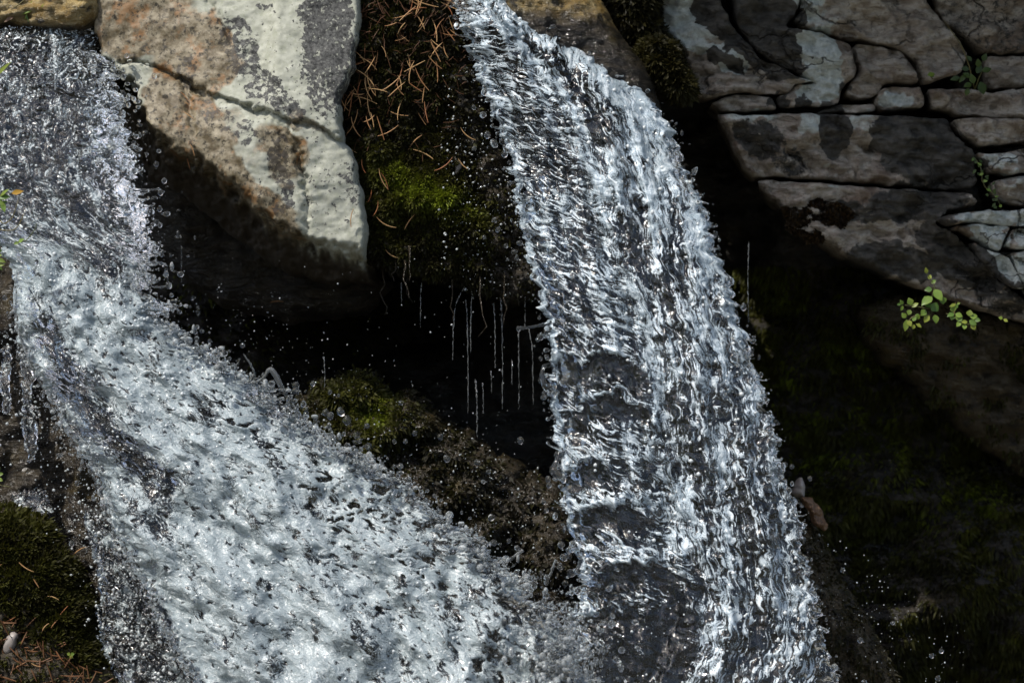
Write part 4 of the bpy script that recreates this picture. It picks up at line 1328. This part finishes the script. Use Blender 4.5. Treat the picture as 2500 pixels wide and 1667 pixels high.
S = [([(300, 655, -.2), (345, 650, -.25), (385, 642, -.28), (410, 650, -.28)], [5, 7, 8, 9, 3]), ([(355, 640, -.22), (358, 680, -.25), (372, 700, -.26), (398, 700, -.27), (412, 697, -.27)], [3, 4, 5, 4, 8]),
     ([(600, 940, -.3), (620, 915, -.32), (612, 890, -.33), (594, 864, -.34)], [12, 8, 6, 5, 2]), ([(598, 945, -.3), (640, 925, -.32), (662, 902, -.33), (690, 950, -.32), (715, 990, -.3), (745, 1030, -.28)], [5, 6, 9, 11, 9, 8, 5]),
     ([(625, 930, -.3), (660, 945, -.3), (668, 965, -.3), (700, 950, -.3)], [6, 5, 5, 6]), ([(700, 985, -.3), (712, 1025, -.3), (700, 1060, -.3), (720, 1085, -.3)], [8, 5, 5, 7]), ([(400, 800, -.26), (408, 775, -.28), (404, 762, -.28)], [7, 5, 3]),
     ([(960, 1195, -.35), (985, 1192, -.36), (1012, 1198, -.36)], [9, 7, 3]), ([(1235, 1375, -.4), (1255, 1358, -.42), (1278, 1342, -.42)], [5, 6, 8]), ([(1338, 1415, -.4), (1350, 1385, -.42), (1358, 1365, -.42)], [5, 6, 7]),
     ([(520, 880, -.3), (530, 868, -.31), (545, 860, -.31)], [6, 4, 5]), ([(210, 1130, -.3), (235, 1180, -.3), (258, 1240, -.3), (282, 1285, -.3)], [4, 5, 6, 5]), ([(40, 660, -.25), (36, 760, -.27), (70, 880, -.3), (130, 985, -.3)], [4, 5, 5, 4])]
for i, (pts, r0) in enumerate(S):
    strand('splash_strand', pts, [q * .55 for q in r0], fallL, M_STRAND, 0.5, seed=i)
S = [([(1345, 788, -.2), (1310, 796, -.22), (1285, 800, -.23), (1260, 803, -.23)], [6, 3.2, 2.8, 9]), ([(1345, 890, -.2), (1325, 900, -.22), (1330, 940, -.23), (1352, 955, -.22)], [6, 5, 8, 12]), ([(1410, 1350, -.25), (1425, 1348, -.26), (1412, 1390, -.27), (1385, 1400, -.27)], [6, 7, 7, 13]),
     ([(1690, 420, -.12), (1700, 412, -.13), (1692, 428, -.13)], [5, 4, 5]), ([(1650, 375, -.1), (1664, 380, -.11), (1662, 395, -.11)], [5, 4, 4]), ([(1375, 1080, -.22), (1360, 1125, -.24), (1352, 1150, -.25), (1375, 1170, -.25)], [6, 6, 10, 8]),
     ([(1385, 118, -.02), (1392, 100, -.03), (1398, 92, -.03)], [7, 5, 6]), ([(1430, 160, -.04), (1438, 140, -.05), (1440, 132, -.05)], [9, 7, 6])]
for i, (pts, r0) in enumerate(S):
    strand('splash_strand', pts, r0, fallR, M_DROP, seed=30 + i)

def cords(edge, side, n, v0, v1, parent, seed, lo, hi):
    Lp, Rp, yc, V, nu = edge
    r_ = np.random.RandomState(seed)
    for k in range(n):
        i = r_.randint(int(v0 * len(yc)), int(v1 * len(yc)) - 3)
        p, q = (Lp[i], Rp[i]) if side == 0 else (Rp[i], Lp[i])
        o = (p - q) / np.hypot(*(p - q))
        f = (Lp[i + 2] - Lp[i]) / (np.hypot(*(Lp[i + 2] - Lp[i])) + 1e-6)
        L = r_.uniform(lo, hi) * (0.6 + r_.rand() ** 3)
        sw = r_.uniform(-0.9, 0.5)
        a = p - o * 14
        b = p + o * L * .45 + f * L * sw * .3
        c = p + o * L * .8 + f * L * sw
        y = yc[i] - r_.uniform(0.02, 0.10)
        R = r_.uniform(2.0, 4.2)
        strand('splash_strand', [(*a, y), (*b, y - .01), (*c, y - .02)], [R * 1.5, R * .8, R * .6, R * r_.uniform(.9, 1.7)], parent, M_DROP, 0.45, seed + k, 14, 6)


cords(eL, 1, 46, 0.10, 0.97, fallL, 301, 18, 46)
cords(eL, 0, 12, 0.45, 0.95, fallL, 302, 10, 26)
cords(eR, 0, 22, 0.08, 0.97, fallR, 303, 10, 26)
cords(eR, 1, 18, 0.15, 0.97, fallR, 304, 8, 22)

# thin trickles dripping off the mossy bank
for i, (x, y0, y1, dx, r) in enumerate([(1135, 700, 880, -30, 2.2), (1137, 730, 1010, 6, 2.0), (1158, 680, 860, -9, 2.4), (1222, 720, 1000, 5, 2.4), (1205, 740, 900, 4, 2.0), (1266, 805, 1000, 1, 2.0), (1290, 800, 990, 12, 2.0), (1280, 690, 800, 2, 1.8),
                                      (1160, 925, 1070, 5, 2.6), (1178, 935, 1010, 2, 1.8), (1250, 880, 940, 0, 1.6), (1030, 690, 800, -4, 2.0), (790, 870, 960, 3, 1.8), (443, 600, 690, 0, 2.2), (1198, 905, 960, 2, 1.6), (980, 690, 740, 0, 1.8)]):
    r *= 0.62
    pts = [(x, y0, 0.06), (x + dx * 0.8, y0 + (y1 - y0) * 0.3, 0.05), (x + dx, y1, 0.05)]
    o = strand('trickle', pts, [r * 1.4, r, r * .9, r * .8, r * .6], None, M_STRAND, 1.5, 70 + i, 60, 5, 0.00018)
    tag(o, ['short thread of water under the left end of the mossy bank', 'thread of water in the middle of the curtain dripping off the mossy bank', 'long thread of water in the curtain beside the right cascade',
            'short low thread of water ending near the dark wet rock'][0 if x < 1100 else 3 if y0 > 860 else 1 if x < 1200 else 2] if x > 800 or x < 400 else
        ('lone thread of water falling onto the green moss mound' if x > 600 else 'short lone thread of water beside the neck of the left cascade'), 'trickle', 'trickles off the mossy bank')
o = strand('trickle', [(1828, 590, 0.1), (1826, 680, 0.1), (1827, 790, 0.1)], [1.2, 1.0, 1.3, 1.0], None, M_STRAND, 1.5, 90, 70, 5, 0.00018)
tag(o, 'long beaded trickle alone in the black gap between right cascade and rock wall', 'trickle')


def riv_fn(U, Vv, FU, FV, X, Y):
    return fbm(FU / 14, FV / 22, 3, 3) * 0.007, 5 * fbm(FU / 14, FV / 20, 7, 2), 3 * fbm(FU / 14, FV / 14, 8, 2), np.clip(0.40 + 0.5 * fbm(FU / 18, FV / 40, 5, 3), -.2, .8), np.zeros(U.shape), FV


for i, (pr, lab) in enumerate([([((38, 820), (70, 822)), ((52, 900), (82, 905)), ((56, 980), (78, 985)), ((54, 1050), (90, 1050)), ((72, 1130), (86, 1120))], 'pale narrow rivulet winding down the dark rock beside the foaming cascade'),
                               ([((10, 840), (28, 842)), ((0, 930), (24, 930)), ((10, 1010), (26, 1012))], 'short upper rivulet on the dark rock at the frame edge'),
                               ([((20, 1180), (60, 1170)), ((30, 1225), (110, 1200)), ((60, 1265), (130, 1250))], 'broad wet patch of thin water just above the mossy shoulder rock')]):
    o, e = sheet('rivulet', pr, [0.04, 0.0, -0.02], 20, 110, riv_fn, 0.008, M_WATER_L, None, 0.015, (6, 6), 14, 50.0 + i)
    tag(o, lab, 'rivulet')

# ---------------------------------------------------------------- needles
NG = 'fallen needles on the central mossy bank'
NL = ['dry needle in the fan of needles caught against the pale boulder, halfway up the bank', 'dry needle just below the fan of needles against the boulder', 'dry needle at the top of the bank touching the pale boulder',
      'reddish needle in the thick heap at the top of the bank by the cascade lip', 'tan needle crossing others on the upper middle of the mossy bank', 'orange needle on the bank close beside the top of the right cascade', 'dry needle along the boulder edge below the fan of needles',
      'scattered needle on the brown moss in the middle of the bank', 'pale needle lying on the bright green moss ridge', 'lone needle on the dark moss above the green ridge', 'needle on the wet dark part of the bank near the right cascade', 'needle on the low dark moss under the green ridge',
      'needle on the dark upper bank between the needle heap and the right cascade', 'needle wedged beside the crack of the pale boulder']


def needle(P, x, y_, ang, L, label, group, lift=0.014):
    p, nrm = near(P, x, y_)
    a = rad(ang)
    d = Vector((math.cos(a), rs.uniform(-.25, .1), math.sin(a)))
    bend = Vector((-math.sin(a), 0, math.cos(a))) * rs.uniform(-.12, .12) * L
    c = p + nrm * (lift + rs.uniform(0, .012))
    pts = [c + d * L * t + bend * (1 - 4 * t * t) for t in np.linspace(-.5, .5, 6)]
    V, F = tube([q - p for q in pts], [0.0007, .0011, .0013, .0012, .0010, .0004], 4)
    me = bpy.data.meshes.new('needle')
    me.from_pydata([tuple(v) for v in V], [], F)
    me.materials.append(M_NEEDLE)
    o = bpy.data.objects.new('needle', me)
    o.location = p
    link(o)
    return tag(o, label, 'needle', group)


clusters = [(885, 190, 30, 60, 26), (862, 260, 22, 40, 12), (880, 50, 20, 12, 8), (1060, 20, 40, 25, 18), (980, 90, 60, 50, 18), (1080, 90, 40, 50, 10), (900, 330, 40, 60, 10), (990, 170, 90, 60, 12), (950, 450, 60, 50, 8), (1010, 250, 90, 90, 14), (1100, 380, 80, 80, 6), (940, 560, 60, 40, 4), (1060, 130, 60, 60, 10), (860, 370, 14, 40, 5)]
for ci, (cx, cyy, sx, sy, n) in enumerate(clusters):
    for k in range(int(n * .8)):
        needle(P_M1, cx + rs.normal() * sx * .6, cyy + rs.normal() * sy * .6, rs.normal() * 45 + 95 if rs.rand() < .75 else rs.uniform(0, 180), rs.uniform(.028, .066), NL[ci], NG)
VV, FF, k0 = [], [], 0
cand = np.where((P_M1.py < 420) & (P_M1.py > -60) & (P_M1.px < 1130))[0]
pw = np.exp(-((P_M1.py[cand] - 60) / 150.0) ** 2) + 0.6 * np.exp(-((P_M1.px[cand] - 880) / 40.0) ** 2) + 0.05
for i in rs.choice(cand, 330, p=pw / pw.sum()):
    p, nr = Vector(P_M1.w[i]), Vector(P_M1.n[i])
    a = rs.uniform(0, math.pi)
    d = Vector((math.cos(a), rs.uniform(-.4, .2), math.sin(a))) * rs.uniform(.008, .024)
    c = p + nr * rs.uniform(0.004, .016) + Vector((rs.normal(), 0, rs.normal())) * .006
    V, F = tube([c - d, c + Vector((0, 0, rs.normal() * .003)), c + d], [.0006, .0011, .0005], 4)
    VV += [tuple(v) for v in V]
    FF += [tuple(j + k0 for j in f) for f in F]
    k0 += len(V)
o = mesh_obj('needle_litter', VV, FF, M_TWIG, bank, None, False)
o['kind'] = 'stuff'
for x, y_, a in [(455, 250, -50), (465, 290, -35), (483, 365, -70), (468, 388, -75)]:
    needle(P_L2 if y_ > 240 else P_L1, x, y_, a, .03, 'pale needle stuck to the orange stained side of the pale boulder', 'needles on the pale boulder', .006)
needle(P_L2, 868, 540, 82, .045, 'orange needle standing at the right tip of the pale boulder below its lichen', None, .012)
needle(P_U, 680, 732, 3, .035, 'lone brown needle on the shaded rock under the pale boulder', None, .01)
for k in range(14):
    x, y_ = rs.uniform(0, 190), rs.uniform(1300, 1660)
    lit = y_ > 1440 + 0.5 * x
    needle(P_M3, x, y_, rs.uniform(-60, 60), rs.uniform(.02, .05), 'dry needle lying on the mossy shoulder rock in the bottom corner', 'needles on the shoulder rock', .01)

# litter on the shoulder: twigs, pebbles
litter = []
cand = np.where((m3_soil(P_M3.px, P_M3.py) > 0.6) & (P_M3.q > .3) & (P_M3.px > -100))[0]
VV, FF, k0 = [], [], 0
for k in range(420):
    i = rs.choice(cand)
    p, nr = Vector(P_M3.w[i]), Vector(P_M3.n[i])
    a = rs.uniform(0, math.pi)
    d = Vector((math.cos(a), rs.uniform(-.5, .3), math.sin(a))) * rs.uniform(.008, .035)
    c = p + nr * rs.uniform(0.001, .012)
    V, F = tube([c - d, c + Vector((0, 0, rs.normal() * .003)), c + d], [.001, rs.uniform(.001, .0028), .001], 4)
    VV += [tuple(v) for v in V]
    FF += [tuple(j + k0 for j in f) for f in F]
    k0 += len(V)
o = mesh_obj('leaf_litter', VV, FF, M_TWIG, should, None, False)
o['kind'] = 'stuff'


def pebble(x, y_, rx, rz, ang, mat, label, P=P_M3, name='pebble', cat='pebble'):
    p, nr = near(P, x, y_)
    v, f = ico(3)
    v = v * (1 + 0.16 * fbm(v[:, 0] * 1.2 + x, v[:, 1] * 1.2, v[:, 2] * 1.2, 3))[:, None]
    o = mesh_obj(name, v * np.array([rx, (rx + rz) * .35, rz]), f, mat)
    o.location = p + nr * (rx * .35)
    o.rotation_euler = (0, rad(ang), 0)
    return tag(o, label, cat)


pebble(46, 1555, .014, .028, 25, M_PEBBLE, 'smooth pinkish grey pebble in the litter on the mossy shoulder rock')
pebble(10, 1458, .012, .010, 0, mat_plain('red_leaf', (0.35, 0.05, 0.02), (0.5, 0.12, 0.05), 40), 'small reddish orange berry lying on the litter at the frame edge', name='berry', cat='berry')
pebble(1122, 185 + 230, .008, .018, 20, M_PEBBLE, 'tiny upright pale stone chip on the mossy bank above the green moss', P_M1, 'stone_chip', 'stone')


# ---------------------------------------------------------------- plants
def leafy(label, base, cat, stems, leaves, name='seedling', group=None, mats=None):
    """stems: lists of (px, py, y); leaves: (px, py, y, angle, length, width, material)"""
    e = empty(name, W(*base), label, cat, group)
    for st in stems:
        strand('stem', st, [1.6, 1.3, 1.0], e, M_STEM, 0.1, 3, 10, 5)
    for (x, y_, dep, ang, L, wd, m) in leaves:
        a = rad(ang)
        d = Vector((math.cos(a), rs.uniform(-.45, .1), math.sin(a)))
        nrm = Vector((rs.uniform(-.35, .35), -1, rs.uniform(.1, .7))).normalized()
        V, F = leaf_verts(W(x, y_, dep), d, nrm, L * .9, wd * .9)
        mesh_obj('leaf', [tuple(v) for v in V], F, m, e)
    return e


G, Y = M_LEAF, M_LEAF_Y
yd = 0.10
leafy('bright green seedling with round pointed leaves on an upright stem, growing from the dark crack', (2275, 770, yd), 'seedling',
      [[(2275, 775, yd + .02), (2272, 735, yd), (2282, 700, yd), (2270, 680, yd), (2260, 655, yd)], [(2274, 768, yd), (2250, 770, yd), (2225, 775, yd), (2212, 800, yd)], [(2272, 755, yd), (2235, 748, yd), (2210, 745, yd)]],
      [(2262, 668, yd, 100, .018, .006, Y), (2268, 682, yd, 70, .014, .006, Y), (2274, 692, yd, 40, .016, .006, G), (2276, 706, yd, 185, .022, .009, G), (2280, 706, yd, -55, .040, .013, G), (2300, 724, yd, -80, .022, .012, G),
       (2276, 724, yd, 215, .042, .014, G), (2272, 742, yd, -40, .030, .015, G), (2274, 745, yd, 185, .020, .009, G), (2260, 756, yd, 230, .022, .010, G), (2282, 768, yd, -80, .026, .010, Y), (2268, 768, yd, 240, .026, .009, Y),
       (2225, 745, yd, 110, .022, .010, Y), (2226, 750, yd, 35, .022, .007, Y), (2222, 756, yd, 250, .016, .008, Y), (2204, 744, yd, 120, .016, .006, G), (2204, 746, yd, 250, .016, .005, G), (2200, 742, yd, 190, .012, .004, G),
       (2212, 776, yd, 130, .018, .008, Y), (2214, 780, yd, 260, .034, .009, Y), (2216, 782, yd, -60, .020, .008, Y), (2228, 784, yd, 60, .018, .007, G), (2236, 790, yd, -30, .020, .006, Y), (2232, 792, yd, 250, .014, .006, Y), (2240, 780, yd, 80, .016, .006, Y), (2244, 772, yd, 160, .012, .006, G)])
leafy('bushy dull green sprig of small leaves spreading beside the upright seedling', (2350, 790, yd), 'seedling',
      [[(2310, 765, yd), (2330, 775, yd), (2350, 790, yd), (2380, 792, yd)], [(2330, 775, yd), (2330, 750, yd), (2334, 738, yd)]],
      [(2334, 742, yd, 200, .022, .005, Y), (2336, 742, yd, 20, .010, .004, Y), (2332, 752, yd, 60, .014, .006, G), (2328, 762, yd, 100, .020, .009, G), (2330, 765, yd, 200, .024, .008, G), (2332, 766, yd, -20, .022, .008, G), (2326, 770, yd, 250, .014, .008, G),
       (2350, 776, yd, 200, .018, .008, G), (2352, 780, yd, 270, .022, .008, G), (2345, 785, yd, 230, .018, .007, G), (2366, 772, yd, 80, .018, .010, Y), (2368, 774, yd, 10, .022, .009, G), (2366, 782, yd, -30, .024, .009, G), (2362, 786, yd, 180, .018, .006, Y),
       (2372, 790, yd, -60, .020, .008, Y), (2380, 780, yd, -10, .016, .007, G), (2356, 792, yd, 260, .014, .007, G), (2342, 780, yd, 140, .014, .006, G)])
leafy('tiny pale green leaf pair sprouting alone in the dark crack near the frame edge', (2450, 780, yd), 'sprout', [[(2450, 782, yd + .02), (2448, 778, yd)]], [(2448, 778, yd, 160, .012, .006, Y), (2450, 779, yd, -30, .014, .005, Y)], 'sprout')
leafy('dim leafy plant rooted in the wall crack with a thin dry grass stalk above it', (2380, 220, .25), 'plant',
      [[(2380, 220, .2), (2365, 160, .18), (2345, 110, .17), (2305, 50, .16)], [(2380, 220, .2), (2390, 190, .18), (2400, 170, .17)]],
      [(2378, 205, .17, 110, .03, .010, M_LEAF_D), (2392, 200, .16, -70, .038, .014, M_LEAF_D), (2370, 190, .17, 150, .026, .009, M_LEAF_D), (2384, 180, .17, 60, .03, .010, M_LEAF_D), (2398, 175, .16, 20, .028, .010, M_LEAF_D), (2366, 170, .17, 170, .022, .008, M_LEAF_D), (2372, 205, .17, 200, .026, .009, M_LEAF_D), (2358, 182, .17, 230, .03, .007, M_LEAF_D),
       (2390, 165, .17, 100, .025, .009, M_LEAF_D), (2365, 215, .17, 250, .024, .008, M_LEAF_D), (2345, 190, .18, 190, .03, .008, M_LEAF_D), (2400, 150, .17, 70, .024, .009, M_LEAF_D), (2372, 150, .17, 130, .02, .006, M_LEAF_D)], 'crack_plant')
leafy('small bright green leaf in the crack left of the dim crack plant', (2272, 188, .24), 'sprout', [[(2278, 194, .24), (2272, 188, .22)]], [(2264, 184, .21, 10, .022, .008, Y), (2280, 188, .21, 150, .016, .006, G)], 'sprout')
vl = []
for k in range(26):
    t = k / 25
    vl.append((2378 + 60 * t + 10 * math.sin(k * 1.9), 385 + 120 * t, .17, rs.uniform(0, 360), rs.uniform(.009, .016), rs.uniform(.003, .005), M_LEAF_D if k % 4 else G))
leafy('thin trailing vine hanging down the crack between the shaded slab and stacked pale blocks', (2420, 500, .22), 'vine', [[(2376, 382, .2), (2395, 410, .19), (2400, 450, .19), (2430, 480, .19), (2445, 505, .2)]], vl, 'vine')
leafy('tiny bright clover sprout under the pale boulder in the dark hollow', (535, 510, .22), 'sprout', [[(545, 535, .22), (538, 500, .2), (538, 475, .2)], [(540, 505, .21), (522, 497, .2)]],
      [(538, 474, .2, 60, .010, .006, Y), (537, 474, .2, 170, .008, .005, Y), (522, 497, .2, 60, .012, .007, Y), (522, 498, .2, 180, .012, .007, Y), (523, 499, .2, 290, .012, .006, Y), (544, 526, .2, 120, .011, .006, Y), (545, 527, .2, 0, .010, .006, Y), (545, 528, .2, 260, .008, .005, Y)], 'clover_sprout')
leafy('single grass blade poking in over the glassy top of the left cascade', (-10, 185, -.28), 'grass blade', [], [(-12, 188, -.28, 42, .062, .006, Y)], 'grass')
M_BUD = mat_plain('orange_leaf', (0.24, 0.13, 0.02), (0.42, 0.24, 0.03), 40, .45, .4, .3)
leafy('overhanging sprig with olive leaves, one tipped orange, in front of the left cascade', (-20, 480, -.42), 'sprig',
      [[(-30, 480, -.42), (0, 478, -.43), (28, 472, -.43)], [(-20, 500, -.42), (5, 545, -.43), (30, 530, -.43), (48, 480, -.43)], [(-10, 560, -.42), (35, 560, -.43), (60, 520, -.43)], [(40, 590, -.42), (62, 588, -.42), (85, 560, -.42), (90, 545, -.42)]],
      [(-6, 484, -.43, 8, .036, .008, G), (0, 480, -.43, 40, .034, .006, Y), (28, 472, -.43, 10, .034, .007, M_BUD), (4, 492, -.43, -70, .032, .007, G), (-8, 486, -.43, -40, .03, .006, Y), (44, 592, -.42, 30, .020, .006, G), (46, 592, -.42, 200, .014, .005, Y), (-8, 500, -.43, 20, .03, .005, G)], 'sprig')
leafy('small bright green leafy weed at the edge of the dark rock below the sprig', (-10, 640, -.2), 'weed', [[(-20, 650, -.2), (-4, 630, -.22)]],
      [(-8, 624, -.22, 10, .03, .006, Y), (-8, 632, -.22, -20, .028, .006, Y), (-10, 640, -.22, -50, .028, .005, G), (-6, 618, -.22, 40, .022, .005, G), (-10, 648, -.22, 5, .024, .005, Y)], 'weed')
leafy('little yellowish green sprout with a dry stalk above the bottom corner moss', (-5, 1175, -.2), 'weed', [[(-15, 1180, -.2), (10, 1186, -.22), (26, 1188, -.22)]], [(-6, 1158, -.22, 10, .016, .006, Y), (-6, 1168, -.22, -20, .016, .006, Y), (-6, 1150, -.22, 60, .014, .005, G)], 'weed')
leafy('tiny clover leaf growing on the dark litter of the shoulder rock', (173, 1597, -.2), 'sprout', [], [(173, 1597, -.27, 20, .010, .005, Y), (172, 1597, -.27, 160, .010, .005, Y), (173, 1598, -.27, 280, .010, .005, Y)], 'clover_sprout')
leafy('few green grass blades and a dead leaf in the golden shallows above the left lip', (60, 60, -.05), 'grass blade', [[(20, 30, -.05), (60, 0, -.05), (90, -30, -.04)]],
      [(60, 50, -.05, 70, .06, .003, Y), (70, 55, -.05, 110, .05, .003, G), (40, 40, -.05, 20, .05, .004, Y), (10, 55, -.05, 35, .05, .006, M_BROWN), (90, 40, -.05, 60, .04, .003, Y)], 'grass_tuft')
